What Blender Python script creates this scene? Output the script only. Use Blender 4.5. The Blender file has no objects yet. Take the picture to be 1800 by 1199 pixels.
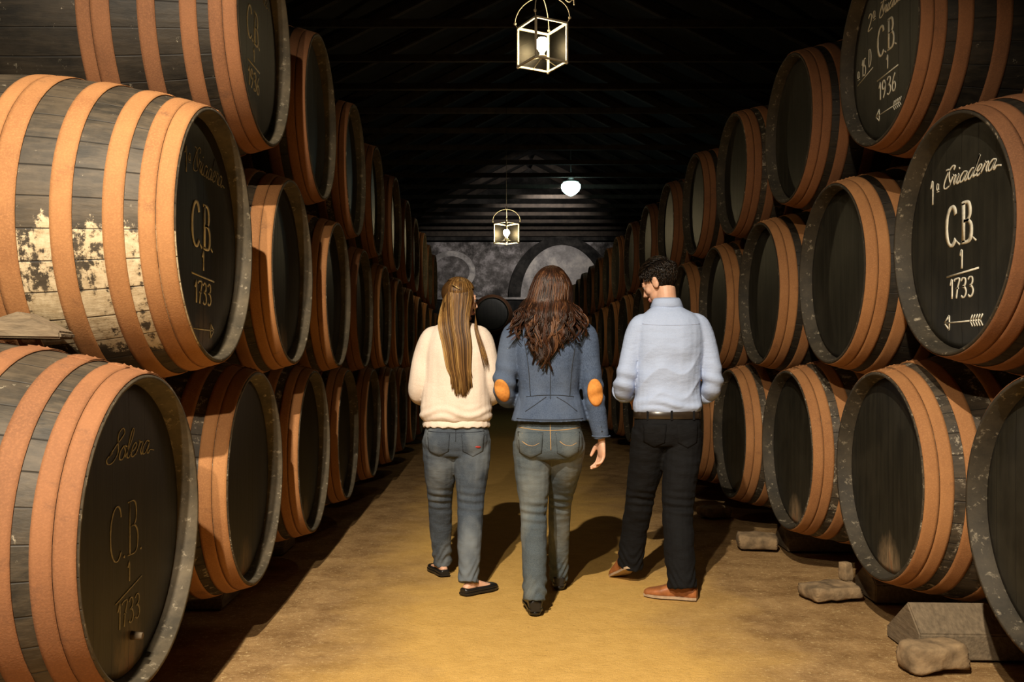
import bpy, bmesh, math, random
from mathutils import Vector, Matrix, noise
from mathutils.bvhtree import BVHTree
PI = math.pi
R = math.radians
random.seed(7)
scene = bpy.context.scene
COL = scene.collection

# ------------------------------------------------------------------ camera, world, exposure
CAM_H = 1.2
cam_data = bpy.data.cameras.new('camera')
cam_data.sensor_width = 36.0
cam_data.lens = 32.0                       # 1600 px on an 1800 px wide frame
cam_data.shift_x = 30.0/1800.0
cam_data.shift_y = 45.5/1800.0
cam_data.clip_start = 0.05
cam_data.clip_end = 200
cam = bpy.data.objects.new('camera', cam_data)
cam.location = (0, 0, CAM_H)
cam.rotation_euler = (R(90), 0, 0)
COL.objects.link(cam)
scene.camera = cam

w = bpy.data.worlds.new('cellar_world')
scene.world = w
w.use_nodes = True
w.node_tree.nodes['Background'].inputs[0].default_value = (0.75, 0.85, 1.0, 1)
w.node_tree.nodes['Background'].inputs[1].default_value = 0.0008

scene.view_settings.view_transform = 'Standard'
scene.view_settings.look = 'None'
scene.view_settings.gamma = 1
scene.view_settings.use_curve_mapping = False
scene.view_settings.exposure = 0.0

# key lamp: the shaded pendant lamp hanging behind the camera
KEY = Vector((-0.82, -0.4, 4.7))
KEY2 = Vector((-0.76, -0.75, 3.3))
ld = bpy.data.lights.new('pendant_light', 'SPOT')
ld.energy = 2150
ld.color = (1.0, 0.87, 0.69)
ld.shadow_soft_size = 0.035
ld.spot_size = R(74)
ld.spot_blend = 1.0
lo = bpy.data.objects.new('pendant_light', ld)
lo.location = KEY
lo.rotation_euler = (Vector((-0.30, 3.45, 0.0)) - KEY).to_track_quat('-Z', 'Y').to_euler()
COL.objects.link(lo)
l2 = bpy.data.lights.new('low_pendant_light', 'SPOT')
l2.energy = 600; l2.color = (1.0, 0.85, 0.65); l2.shadow_soft_size = 0.035; l2.spot_size = R(72); l2.spot_blend = 1.0
l2o = bpy.data.objects.new('low_pendant_light', l2); l2o.location = KEY2
l2o.rotation_euler = (Vector((-0.1, 4.6, 0.4)) - KEY2).to_track_quat('-Z', 'Y').to_euler()
COL.objects.link(l2o)

# ------------------------------------------------------------------ node helpers
def new_mat(name):
    m = bpy.data.materials.new(name)
    m.use_nodes = True
    nt = m.node_tree
    for n in list(nt.nodes): nt.nodes.remove(n)
    return m, nt

def nd(nt, typ, ins=None, **props):
    n = nt.nodes.new(typ)
    for k, v in props.items(): setattr(n, k, v)
    for k, v in (ins or {}).items():
        s = n.inputs[k]
        if isinstance(v, bpy.types.NodeSocket): nt.links.new(v, s)
        else:
            if isinstance(v, tuple) and len(v) == 3 and s.type == 'RGBA': v = v + (1,)
            s.default_value = v
    return n

def ramp(nt, fac, stops):
    n = nt.nodes.new('ShaderNodeValToRGB')
    nt.links.new(fac, n.inputs[0])
    cr = n.color_ramp
    while len(cr.elements) < len(stops): cr.elements.new(0.5)
    for e, (p, c) in zip(cr.elements, stops):
        e.position = p
        e.color = (c, c, c, 1) if not isinstance(c, tuple) else tuple(c) + (1,)
    return n.outputs[0]

def mix(nt, fac, a, b, mode='MIX'):
    n = nt.nodes.new('ShaderNodeMix'); n.data_type = 'RGBA'; n.blend_type = mode
    for i, v in ((0, fac), (6, a), (7, b)):
        if isinstance(v, bpy.types.NodeSocket): nt.links.new(v, n.inputs[i])
        else: n.inputs[i].default_value = v if i == 0 else tuple(v) + (1,)
    return n.outputs[2]

def coords(nt, scale=(1, 1, 1), rand=True, kind='Object'):
    tc = nd(nt, 'ShaderNodeTexCoord')
    mp = nd(nt, 'ShaderNodeMapping', {'Vector': tc.outputs[kind], 'Scale': scale})
    if rand:
        oi = nd(nt, 'ShaderNodeObjectInfo')
        sc = nd(nt, 'ShaderNodeMath', {0: oi.outputs['Random'], 1: 37.0}, operation='MULTIPLY')
        ad = nd(nt, 'ShaderNodeVectorMath', {0: mp.outputs[0], 1: sc.outputs[0]}, operation='ADD')
        return ad.outputs[0]
    return mp.outputs[0]

def noise_t(nt, vec, scale, detail=4, rough=0.55):
    return nd(nt, 'ShaderNodeTexNoise', {'Vector': vec, 'Scale': scale, 'Detail': detail, 'Roughness': rough}).outputs['Fac']

def finish(nt, color, rough=0.7, bump=None, bstr=0.3, bdist=0.01, metallic=0.0, spec=0.5, sheen=0.0):
    b = nd(nt, 'ShaderNodeBsdfPrincipled', {'Base Color': color, 'Roughness': rough, 'Metallic': metallic})
    b.inputs['Specular IOR Level'].default_value = spec
    if sheen: b.inputs['Sheen Weight'].default_value = sheen
    if bump is not None:
        bn = nd(nt, 'ShaderNodeBump', {'Height': bump, 'Strength': bstr, 'Distance': bdist})
        nt.links.new(bn.outputs[0], b.inputs['Normal'])
    o = nd(nt, 'ShaderNodeOutputMaterial')
    nt.links.new(b.outputs[0], o.inputs[0])

def simple(name, color, rough=0.7, nscale=20, var=0.15, bstr=0.2, bdist=0.004, metallic=0, spec=0.5, stretch=(1, 1, 1)):
    m, nt = new_mat(name)
    v = coords(nt, stretch)
    n = noise_t(nt, v, nscale)
    dk = tuple(c*(1-var) for c in color); lt = tuple(min(1, c*(1+var)) for c in color)
    c = ramp(nt, n, [(0.3, dk), (0.7, lt)])
    finish(nt, c, rough, n, bstr, bdist, metallic, spec)
    return m

# ------------------------------------------------------------------ materials
def m_rust(name, base, dark):
    m, nt = new_mat(name)
    v = coords(nt)
    n1 = noise_t(nt, v, 3.0, 5, 0.6)
    n2 = noise_t(nt, v, 160.0, 2, 0.6)
    n3 = noise_t(nt, coords(nt, (0.6, 1, 1)), 11.0, 5, 0.7)
    c = mix(nt, ramp(nt, n1, [(0.35, 0.0), (0.7, 1.0)]), base, dark)
    c = mix(nt, ramp(nt, n3, [(0.60, 0.0), (0.78, 0.7)]), c, (0.10, 0.05, 0.03))
    c = mix(nt, ramp(nt, n2, [(0.45, 0.0), (0.75, 0.5)]), c, tuple(min(1, k*1.3) for k in base))
    finish(nt, c, 0.8, n2, 0.35, 0.002, 0, 0.25)
    return m
RUST = [m_rust('rusty_iron', (0.385, 0.180, 0.068), (0.265, 0.114, 0.043)),
        m_rust('dim_rusty_iron_red', (0.26, 0.112, 0.048), (0.17, 0.074, 0.034))]  # redder rust, also darkened to carry dim light on some casks

def m_stave(name, worn=0.0, patch=False, tone=1.0):
    m, nt = new_mat(name)
    tc = nd(nt, 'ShaderNodeTexCoord')
    sx = nd(nt, 'ShaderNodeSeparateXYZ', {0: tc.outputs['Object']})
    ang = nd(nt, 'ShaderNodeMath', {0: sx.outputs[1], 1: sx.outputs[2]}, operation='ARCTAN2')
    an2 = nd(nt, 'ShaderNodeMath', {0: ang.outputs[0], 1: 34/(2*PI)}, operation='MULTIPLY')
    fr = nd(nt, 'ShaderNodeMath', {0: an2.outputs[0]}, operation='FRACT')
    seam = ramp(nt, fr.outputs[0], [(0.0, 0.0), (0.035, 1.0), (0.965, 1.0), (1.0, 0.0)])
    fl = nd(nt, 'ShaderNodeMath', {0: an2.outputs[0]}, operation='FLOOR')
    wn = nd(nt, 'ShaderNodeTexWhiteNoise', {'W': fl.outputs[0]}, noise_dimensions='1D')
    v = coords(nt, (1, 1.0, 1.0))
    n1 = noise_t(nt, v, 5.0, 6, 0.65)
    vg = coords(nt, (2.0, 14, 14))
    g = noise_t(nt, vg, 3.0, 4, 0.6)
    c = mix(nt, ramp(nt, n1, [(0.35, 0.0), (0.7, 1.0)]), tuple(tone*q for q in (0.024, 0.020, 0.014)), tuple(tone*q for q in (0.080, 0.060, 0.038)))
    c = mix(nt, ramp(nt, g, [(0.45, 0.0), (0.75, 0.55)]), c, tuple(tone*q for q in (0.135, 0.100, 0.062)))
    n2 = noise_t(nt, v, 16.0, 8, 0.8)
    lo_ = 0.66 - 0.12*worn
    wm = ramp(nt, n2, [(lo_, 0.0), (lo_ + 0.05, 0.85)])
    c = mix(nt, wm, c, (0.42, 0.36, 0.26))
    if patch:
        # peeled whitish limewash low on the near flank
        az = nd(nt, 'ShaderNodeMath', {0: sx.outputs[2], 1: 2.0}, operation='MULTIPLY')
        n3 = noise_t(nt, coords(nt, (3.0, 1, 1), False), 4.5, 6, 0.65)
        n4 = noise_t(nt, coords(nt, (1, 1, 1), False), 28, 6, 0.75)
        s1 = nd(nt, 'ShaderNodeMapRange', {'Value': sx.outputs[2], 'From Min': 0.20, 'From Max': -0.06, 'To Min': 0, 'To Max': 1})
        s2 = nd(nt, 'ShaderNodeMapRange', {'Value': sx.outputs[2], 'From Min': -0.52, 'From Max': -0.40, 'To Min': 0, 'To Max': 1})
        s3 = nd(nt, 'ShaderNodeMapRange', {'Value': sx.outputs[1], 'From Min': 0.0, 'From Max': -0.1, 'To Min': 0, 'To Max': 1})
        a = nd(nt, 'ShaderNodeMath', {0: s1.outputs[0], 1: s2.outputs[0]}, operation='MULTIPLY')
        a = nd(nt, 'ShaderNodeMath', {0: a.outputs[0], 1: s3.outputs[0]}, operation='MULTIPLY')
        b = nd(nt, 'ShaderNodeMath', {0: n3, 1: n4}, operation='ADD')
        b = nd(nt, 'ShaderNodeMath', {0: b.outputs[0], 1: a.outputs[0]}, operation='ADD')
        pm = ramp(nt, nd(nt, 'ShaderNodeMath', {0: b.outputs[0], 1: 0.5}, operation='MULTIPLY').outputs[0], [(0.945, 0.0), (0.985, 1.0)])
        pc = mix(nt, ramp(nt, n4, [(0.35, 0.0), (0.7, 1.0)]), (0.36, 0.26, 0.14), (0.66, 0.54, 0.35))
        c = mix(nt, pm, c, pc)
    c = mix(nt, seam, (0.008, 0.007, 0.006), c)
    h = nd(nt, 'ShaderNodeMath', {0: seam, 1: g}, operation='ADD')
    finish(nt, c, 0.62, h.outputs[0], 0.5, 0.004, 0, 0.35)
    return m
STAVE = m_stave('black_staves', 0.15)
STAVE_DARK = m_stave('dim_black_staves', 0.25, False, 0.42)  # black staves darkened further, painting in the missing lamp light on dim rows
STAVE_SPOT = m_stave('spotted_staves', 0.9)
STAVE_PATCH = m_stave('peeling_staves', 0.3, True)

def m_head(name, stain=0.0, tone=1.0):
    m, nt = new_mat(name)
    tc = nd(nt, 'ShaderNodeTexCoord')
    sx = nd(nt, 'ShaderNodeSeparateXYZ', {0: tc.outputs['Object']})
    pl = nd(nt, 'ShaderNodeMath', {0: sx.outputs[1], 1: 8.2}, operation='MULTIPLY')
    fr = nd(nt, 'ShaderNodeMath', {0: pl.outputs[0]}, operation='FRACT')
    seam = ramp(nt, fr.outputs[0], [(0.0, 0.0), (0.02, 1.0), (0.98, 1.0), (1.0, 0.0)])
    v = coords(nt, (8, 8, 0.7))
    g = noise_t(nt, v, 3.5, 5, 0.6)
    n1 = noise_t(nt, coords(nt), 4.0, 5, 0.6)
    c = mix(nt, ramp(nt, g, [(0.35, 0.0), (0.75, 1.0)]), tuple(k*tone for k in (0.012, 0.0115, 0.008)), tuple(k*tone for k in (0.028, 0.026, 0.018)))
    c = mix(nt, ramp(nt, n1, [(0.45, 0.0), (0.8, 0.7)]), c, tuple(k*tone for k in (0.044, 0.040, 0.028)))
    if stain:
        zz = nd(nt, 'ShaderNodeMapRange', {'Value': sx.outputs[2], 'From Min': -0.18, 'From Max': -0.42, 'To Min': 0, 'To Max': 1})
        yy = nd(nt, 'ShaderNodeMath', {0: sx.outputs[1]}, operation='ABSOLUTE')
        yr = nd(nt, 'ShaderNodeMapRange', {'Value': yy.outputs[0], 'From Min': 0.20, 'From Max': 0.03, 'To Min': 0, 'To Max': 1})
        a = nd(nt, 'ShaderNodeMath', {0: zz.outputs[0], 1: yr.outputs[0]}, operation='MULTIPLY')
        n3 = noise_t(nt, coords(nt, (3, 3, 1)), 9.0, 6, 0.7)
        b = nd(nt, 'ShaderNodeMath', {0: a.outputs[0], 1: n3}, operation='MULTIPLY')
        c = mix(nt, ramp(nt, b.outputs[0], [(0.16, 0.0), (0.42, stain)]), c, (0.30, 0.21, 0.12))
        c = mix(nt, ramp(nt, b.outputs[0], [(0.42, 0.0), (0.60, stain)]), c, (0.30, 0.10, 0.03))
    c = mix(nt, seam, (0.006, 0.006, 0.005), c)
    h = nd(nt, 'ShaderNodeMath', {0: seam, 1: g}, operation='ADD')
    finish(nt, c, 0.5, h.outputs[0], 0.35, 0.004, 0, 0.4)
    return m
HEAD = m_head('black_barrel_head', 0.0)
HEAD_SHADED = m_head('shaded_barrel_head', 0.5, 0.55)  # stained head, darkened to paint in the left stack's grazing-light shade
HEAD_STAIN = m_head('stained_barrel_head', 0.9)

def m_chime(nm='worn_chime_wood', k=1.0):
    m, nt = new_mat(nm)
    v = coords(nt)
    n1 = noise_t(nt, v, 7.0, 7, 0.7); n2 = noise_t(nt, v, 30, 5, 0.7)
    c = mix(nt, ramp(nt, n1, [(0.35, 0.0), (0.7, 1.0)]), tuple(k*q for q in (0.040, 0.032, 0.019)), tuple(k*q for q in (0.118, 0.091, 0.054)))
    c = mix(nt, ramp(nt, n2, [(0.58, 0.0), (0.72, 0.7)]), c, (0.44, 0.37, 0.26))
    finish(nt, c, 0.75, n2, 0.3, 0.003)
    return m
CHIME = m_chime()
CHIME_DARK = m_chime('shaded_chime_wood', 0.5)  # shaded copy of the chime wood; right stack's dimmer light put into colour
PAINT = simple('white_lettering_paint', (0.80, 0.76, 0.62), 0.6, 60, 0.18)
PAINT_DULL = simple('faded_lettering_paint', (0.30, 0.27, 0.20), 0.7, 60, 0.35)

def m_floor():
    m, nt = new_mat('sandy_earth_floor')
    tc = nd(nt, 'ShaderNodeTexCoord')
    v = tc.outputs['Object']
    sx = nd(nt, 'ShaderNodeSeparateXYZ', {0: v})
    n0 = noise_t(nt, v, 1.3, 5, 0.6)
    n1 = noise_t(nt, v, 9, 6, 0.65)
    n2 = noise_t(nt, v, 48, 5, 0.75)
    n3 = noise_t(nt, v, 4, 8, 0.75)
    c = mix(nt, ramp(nt, n1, [(0.35, 0.0), (0.7, 1.0)]), (0.63, 0.375, 0.098), (0.74, 0.455, 0.130))
    # trampled verge beside the casks: browner, pebbly
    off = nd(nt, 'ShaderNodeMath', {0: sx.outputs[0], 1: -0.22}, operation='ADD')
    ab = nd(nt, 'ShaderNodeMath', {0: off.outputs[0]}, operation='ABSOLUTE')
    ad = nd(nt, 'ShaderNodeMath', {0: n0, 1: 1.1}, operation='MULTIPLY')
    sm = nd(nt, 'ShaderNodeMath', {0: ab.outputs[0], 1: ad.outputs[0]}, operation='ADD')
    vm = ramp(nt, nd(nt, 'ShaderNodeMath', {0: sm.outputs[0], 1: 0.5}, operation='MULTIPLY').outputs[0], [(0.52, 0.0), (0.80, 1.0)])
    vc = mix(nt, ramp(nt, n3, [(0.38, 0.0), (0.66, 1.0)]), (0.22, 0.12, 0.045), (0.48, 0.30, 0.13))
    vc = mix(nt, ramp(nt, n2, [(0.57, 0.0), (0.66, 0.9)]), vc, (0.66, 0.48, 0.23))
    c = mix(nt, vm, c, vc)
    c = mix(nt, ramp(nt, n2, [(0.30, 0.5), (0.42, 0.0)]), c, (0.30, 0.17, 0.05))
    n5 = noise_t(nt, v, 260, 2, 0.6)
    c = mix(nt, ramp(nt, n5, [(0.36, 0.45), (0.47, 0.0)]), c, (0.26, 0.15, 0.045))
    c = mix(nt, ramp(nt, n5, [(0.62, 0.0), (0.70, 0.5)]), c, (0.85, 0.66, 0.34))
    h = nd(nt, 'ShaderNodeMath', {0: n2, 1: n3}, operation='ADD')
    finish(nt, c, 0.9, h.outputs[0], 0.7, 0.010, 0, 0.2)
    return m
FLOOR = m_floor()

def m_plaster(name, a, b, c_, sc=2.2):
    m, nt = new_mat(name)
    v = coords(nt, (1, 1, 1), False)
    n1 = noise_t(nt, v, sc, 9, 0.72); n2 = noise_t(nt, v, sc*0.35, 4, 0.6)
    c = ramp(nt, n1, [(0.40, a), (0.50, b), (0.60, c_)])
    c = mix(nt, ramp(nt, n2, [(0.35, 0.0), (0.65, 0.6)]), c, b)
    finish(nt, c, 0.95, n1, 0.5, 0.03, 0, 0.1)
    return m
PLASTER = m_plaster('mouldy_plaster', (0.035, 0.032, 0.030), (0.16, 0.145, 0.14), (0.48, 0.44, 0.44))
PLASTER_PALE = m_plaster('pale_plaster', (0.18, 0.17, 0.16), (0.42, 0.39, 0.38), (0.72, 0.66, 0.60), 1.6)
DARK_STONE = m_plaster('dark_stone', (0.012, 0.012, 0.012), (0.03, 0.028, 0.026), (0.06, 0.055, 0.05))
PILLAR_M = m_plaster('pillar_plaster', (0.12, 0.11, 0.085), (0.26, 0.235, 0.18), (0.42, 0.38, 0.30))
BEAM = simple('dark_roof_timber', (0.045, 0.033, 0.024), 0.85, 9, 0.4)
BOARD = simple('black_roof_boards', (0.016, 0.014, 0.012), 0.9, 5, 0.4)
WEDGE = simple('grey_worn_wood', (0.17, 0.125, 0.075), 0.85, 14, 0.28, 0.5, 0.01, stretch=(1, 4, 4))
STONE = simple('pale_rubble_stone', (0.25, 0.17, 0.09), 0.9, 14, 0.55, 0.6, 0.015)
BRASS = simple('lantern_metal', (0.86, 0.78, 0.60), 0.5, 30, 0.15, metallic=0.0)
CABLE = simple('black_cable', (0.05, 0.045, 0.04), 0.6)

def m_glass():
    m, nt = new_mat('lantern_glass')
    t = nd(nt, 'ShaderNodeBsdfTransparent', {0: (0.97, 0.96, 0.93)})
    g = nd(nt, 'ShaderNodeBsdfGlossy', {0: (1, 0.97, 0.9), 'Roughness': 0.5})
    mx = nd(nt, 'ShaderNodeMixShader', {0: 0.007, 1: t.outputs[0], 2: g.outputs[0]})
    o = nd(nt, 'ShaderNodeOutputMaterial'); nt.links.new(mx.outputs[0], o.inputs[0])
    return m
GLASS = m_glass()
def m_emit(name, col, s):
    m, nt = new_mat(name)
    e = nd(nt, 'ShaderNodeEmission', {0: col, 1: s})
    o = nd(nt, 'ShaderNodeOutputMaterial'); nt.links.new(e.outputs[0], o.inputs[0])
    return m
BULB = m_emit('warm_bulb', (1.0, 0.78, 0.45), 120)
BULB_FAR = m_emit('warm_bulb_far', (1.0, 0.80, 0.45), 240)
COLD = m_emit('cold_globe', (0.62, 1.0, 0.93), 9)

# ------------------------------------------------------------------ object helpers
def obj(name, bm, mats, parent=None, smooth=False, loc=(0, 0, 0)):
    if isinstance(bm, bpy.types.Mesh): me = bm
    else:
        me = bpy.data.meshes.new(name); bm.to_mesh(me); bm.free()
    if not isinstance(mats, (list, tuple)): mats = [mats]
    if len(me.materials) == 0:
        for m in mats: me.materials.append(m)
    if smooth:
        me.polygons.foreach_set('use_smooth', [True]*len(me.polygons))
    o = bpy.data.objects.new(name, me)
    o.location = loc
    COL.objects.link(o)
    if parent: o.parent = parent
    return o

def tag(o, label, cat, group=None, kind=None):
    if label: o['label'] = label
    if cat: o['category'] = cat
    if group: o['group'] = group
    if kind: o['kind'] = kind
    return o

def thing(name, label, cat, loc=(0, 0, 0), rz=0, group=None):
    o = bpy.data.objects.new(name, None); COL.objects.link(o)
    o.empty_display_size = 0.1
    o.location = loc; o.rotation_euler = (0, 0, rz)
    return tag(o, label, cat, group)

def struct(name, bm, m):
    return tag(obj(name, bm, m), None, None, None, 'structure')

def copy_tree(root, loc, rz=0, scale=1.0, label=None):
    r = root.copy(); COL.objects.link(r)
    r.location = loc; r.rotation_euler = (0, 0, rz); r.scale = (scale,)*3
    if label: r['label'] = label
    for ch in list(root.children):
        c = ch.copy(); COL.objects.link(c); c.parent = r
        for g in ch.children:
            d = g.copy(); COL.objects.link(d); d.parent = c
    return r

def add_box(bm, c, s, rot=None, bevel=0.0, mi=0):
    ret = bmesh.ops.create_cube(bm, size=1.0)
    vs = ret['verts']
    bmesh.ops.scale(bm, vec=Vector(s), verts=vs)
    if bevel:
        es = list({e for v in vs for e in v.link_edges})
        r2 = bmesh.ops.bevel(bm, geom=es, offset=bevel, segments=2, affect='EDGES')
        vs = list({v for f in r2['faces'] for v in f.verts} | {v for v in vs if v.is_valid})
    if rot is not None: bmesh.ops.rotate(bm, cent=(0, 0, 0), matrix=rot, verts=vs)
    bmesh.ops.translate(bm, vec=Vector(c), verts=vs)
    for v in vs:
        for f in v.link_faces: f.material_index = mi
    return vs

def frame(t, hint=Vector((0, 0, 1))):
    t = t.normalized()
    if abs(t.dot(hint)) > 0.95: hint = Vector((0, 1, 0))
    a = hint.cross(t).normalized(); b = t.cross(a).normalized()
    return a, b

def skin_rings(bm, rings, cap=True, mi=0, closed=False):
    vr = [[bm.verts.new(p) for p in r] for r in rings]
    n = len(vr[0])
    pairs = list(zip(vr[:-1], vr[1:]))
    if closed: pairs.append((vr[-1], vr[0]))
    for r0, r1 in pairs:
        for i in range(n):
            f = bm.faces.new((r0[i], r0[(i+1) % n], r1[(i+1) % n], r1[i])); f.material_index = mi; f.smooth = True
    if cap and not closed:
        f = bm.faces.new(list(reversed(vr[0]))); f.material_index = mi
        f = bm.faces.new(vr[-1]); f.material_index = mi
    return vr

def tube(bm, pts, rad, n=8, mi=0, closed=False, flat=1.0, hint=Vector((0, 0, 1))):
    pts = [Vector(p) for p in pts]
    rings = []
    a_prev = None
    for i, p in enumerate(pts):
        if closed: t = pts[(i+1) % len(pts)] - pts[i-1]
        else: t = pts[min(i+1, len(pts)-1)] - pts[max(i-1, 0)]
        t.normalize()
        if a_prev is None: a, b = frame(t, hint)
        else:
            a = (a_prev - t*a_prev.dot(t))
            a = a.normalized() if a.length > 1e-6 else frame(t, hint)[0]
            b = t.cross(a).normalized()
        a_prev = a
        r = rad[i] if isinstance(rad, (list, tuple)) else rad
        rings.append([p + a*r*math.cos(2*PI*k/n) + b*r*flat*math.sin(2*PI*k/n) for k in range(n)])
    skin_rings(bm, rings, True, mi, closed)

def lathe(bm, prof, n=64, axis='X', mi=0, mis=None, closed=False):
    rings = []
    for (x, r) in prof:
        if axis == 'X': rings.append([Vector((x, r*math.cos(2*PI*k/n), r*math.sin(2*PI*k/n))) for k in range(n)])
        else: rings.append([Vector((r*math.cos(2*PI*k/n), r*math.sin(2*PI*k/n), x)) for k in range(n)])
    vr = [[bm.verts.new(p) for p in r] for r in rings]
    seq = list(zip(vr[:-1], vr[1:]))
    if closed: seq.append((vr[-1], vr[0]))
    for j, (r0, r1) in enumerate(seq):
        for i in range(n):
            f = bm.faces.new((r0[i], r1[i], r1[(i+1) % n], r0[(i+1) % n]))
            f.material_index = mis[j] if mis else mi; f.smooth = True
    return vr

def crom(pts, per=6):
    pts = [Vector(p) for p in pts]
    if len(pts) < 3: return pts
    out = []
    for i in range(len(pts)-1):
        p0 = pts[i-1] if i > 0 else pts[i]*2 - pts[i+1]
        p1, p2 = pts[i], pts[i+1]
        p3 = pts[i+2] if i+2 < len(pts) else pts[i+1]*2 - pts[i]
        for k in range(per):
            t = k/per
            out.append(0.5*((2*p1) + (p2-p0)*t + (2*p0-5*p1+4*p2-p3)*t*t + (3*p1-p0-3*p2+p3)*t**3))
    out.append(pts[-1])
    return out

# ------------------------------------------------------------------ setting
FAR = 27.0
bm = bmesh.new()
nx, ny = 60, 110
X0, X1, Y0, Y1 = -5.2, 7.2, -4.0, FAR
gv = []
for j in range(ny+1):
    row = []
    for i in range(nx+1):
        x = X0 + (X1-X0)*i/nx; y = Y0 + (Y1-Y0)*j/ny
        side = max(0, abs(x-0.25) - 1.0)
        z = -0.004 + min(1, side)*0.012*(noise.noise(Vector((x*2.3, y*2.3, 1.0)))) - 0.006*min(1, side)
        row.append(bm.verts.new((x, y, z)))
    gv.append(row)
for j in range(ny):
    for i in range(nx):
        f = bm.faces.new((gv[j][i], gv[j][i+1], gv[j+1][i+1], gv[j+1][i])); f.smooth = True
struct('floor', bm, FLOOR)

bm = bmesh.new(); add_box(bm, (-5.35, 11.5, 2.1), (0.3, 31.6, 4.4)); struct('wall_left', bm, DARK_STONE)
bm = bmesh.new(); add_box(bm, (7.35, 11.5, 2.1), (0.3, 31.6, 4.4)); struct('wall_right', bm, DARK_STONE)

# end wall with gable, lower masonry and plaster, blocked arch
def extrude_poly(bm, pts, y0, y1, mi=0):
    a = [bm.verts.new((x, y0, z)) for x, z in pts]; b = [bm.verts.new((x, y1, z)) for x, z in pts]
    fs = [bm.faces.new(a), bm.faces.new(list(reversed(b)))]
    n = len(pts)
    for i in range(n): fs.append(bm.faces.new((a[(i+1) % n], a[i], b[i], b[(i+1) % n])))
    for f in fs: f.material_index = mi
bm = bmesh.new()
extrude_poly(bm, [(-5.2, 3.2), (7.2, 3.2), (7.2, 4.9), (-5.2, 4.9)], FAR, FAR+0.4)
struct('wall_far', bm, PLASTER)
bm = bmesh.new()
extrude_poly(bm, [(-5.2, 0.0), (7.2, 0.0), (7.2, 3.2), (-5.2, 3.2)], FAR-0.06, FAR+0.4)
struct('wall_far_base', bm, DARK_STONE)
bm = bmesh.new()
extrude_poly(bm, [(-5.2, 4.95), (7.2, 4.95), (7.2, 5.1), (1, 7.3), (-5.2, 5.1)], FAR-0.02, FAR+0.4)
struct('wall_far_gable', bm, DARK_STONE)
bm = bmesh.new(); add_box(bm, (1.0, FAR-0.12, 5.12), (12.4, 0.24, 0.14)); struct('trim_1', bm, BEAM)
bm = bmesh.new(); add_box(bm, (1.0, FAR-0.12, 3.22), (12.4, 0.12, 0.06)); struct('trim_2', bm, PLASTER_PALE)
ACX, ASP = 1.98, 3.25
bm = bmesh.new()
ra, rb = 1.58, 1.80
pts_o = [(ACX + ra*math.cos(t), ASP + rb*math.sin(t)) for t in [PI*k/40 for k in range(41)]]
pts_i = [(ACX + (ra-0.36)*math.cos(t), ASP + (rb-0.24)*math.sin(t)) for t in [PI*k/40 for k in range(41)]]
extrude_poly(bm, pts_o + list(reversed(pts_i)), FAR-0.16, FAR+0.1)
struct('trim_3', bm, DARK_STONE)
bm = bmesh.new(); extrude_poly(bm, pts_i, FAR-0.05, FAR+0.1); struct('trim_4', bm, PLASTER_PALE)
# pale ring of plaster on the left of the end wall
bm = bmesh.new()
ro = [(-1.30 + 0.72*math.cos(t), 4.02 + 0.62*math.sin(t)) for t in [R(-35) + R(190)*k/40 for k in range(41)]]
ri = [(-1.30 + 0.54*math.cos(t), 4.02 + 0.46*math.sin(t)) for t in [R(-35) + R(190)*k/40 for k in range(41)]]
extrude_poly(bm, ro + list(reversed(ri)), FAR-0.03, FAR+0.1)
struct('trim_5', bm, PLASTER_PALE)

# roof: two slopes of dark boards
def roof_h(x): return 6.5 + 0.5*x if x < 1 else 7.5 - 0.5*x
bm = bmesh.new()
for (xa, xb) in ((-5.3, 1.0), (1.0, 7.3)):
    ha, hb = roof_h(xa) + 0.12, roof_h(xb) + 0.12
    p = [bm.verts.new(c) for c in ((xa, -4, ha), (xb, -4, hb), (xb, FAR+.4, hb), (xa, FAR+.4, ha))]
    q = [bm.verts.new(v.co + Vector((0, 0, 0.08))) for v in p]
    bm.faces.new(p); bm.faces.new(list(reversed(q)))
    for i in range(4): bm.faces.new((p[i], q[i], q[(i+1) % 4], p[(i+1) % 4]))
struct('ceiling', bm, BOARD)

def slope_beam(xa, za, xb, zb, y, w=0.09, h=0.12):
    bm = bmesh.new()
    d = Vector((xb-xa, 0, zb-za)); ang = -math.atan2(d.z, d.x)
    add_box(bm, ((xa+xb)/2, y, (za+zb)/2), (d.length, w, h), Matrix.Rotation(ang, 3, 'Y'), 0.01)
    return bm
tie0 = None
YS = [8.2 + 1.2*k for k in range(16)]
for y in YS:
    if tie0 is None:
        tie0 = obj('tie_beam', slope_beam(-2.6, 5.2, 4.6, 5.2, 0, 0.07, 0.09), BEAM)
        tag(tie0, 'thin horizontal roof tie beam crossing high above the aisle, dim in the dark', 'beam', 'horizontal tie beams under the roof'); o = tie0
    else:
        o = tie0.copy(); COL.objects.link(o)
    o.location = (0, y, 0)
raf0 = None; raf1 = None
for y in YS:
    if raf0 is None:
        raf0 = obj('rafter', slope_beam(-5.1, roof_h(-5.1)+0.02, 0.93, roof_h(0.93)+0.02, 0, 0.11, 0.14), BEAM)
        tag(raf0, 'sloping rough rafter under the dark left slope of the roof', 'rafter', 'rafters of the left roof slope')
        raf1 = obj('rafter', slope_beam(1.07, roof_h(1.07)+0.02, 7.1, roof_h(7.1)+0.02, 0, 0.11, 0.14), BEAM)
        tag(raf1, 'sloping rough rafter under the dark right slope of the roof', 'rafter', 'rafters of the right roof slope')
        a, b = raf0, raf1
    else:
        a, b = raf0.copy(), raf1.copy(); COL.objects.link(a); COL.objects.link(b)
    a.location = (0, y + 0.13, 0); b.location = (0, y + 0.13, 0)

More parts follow.
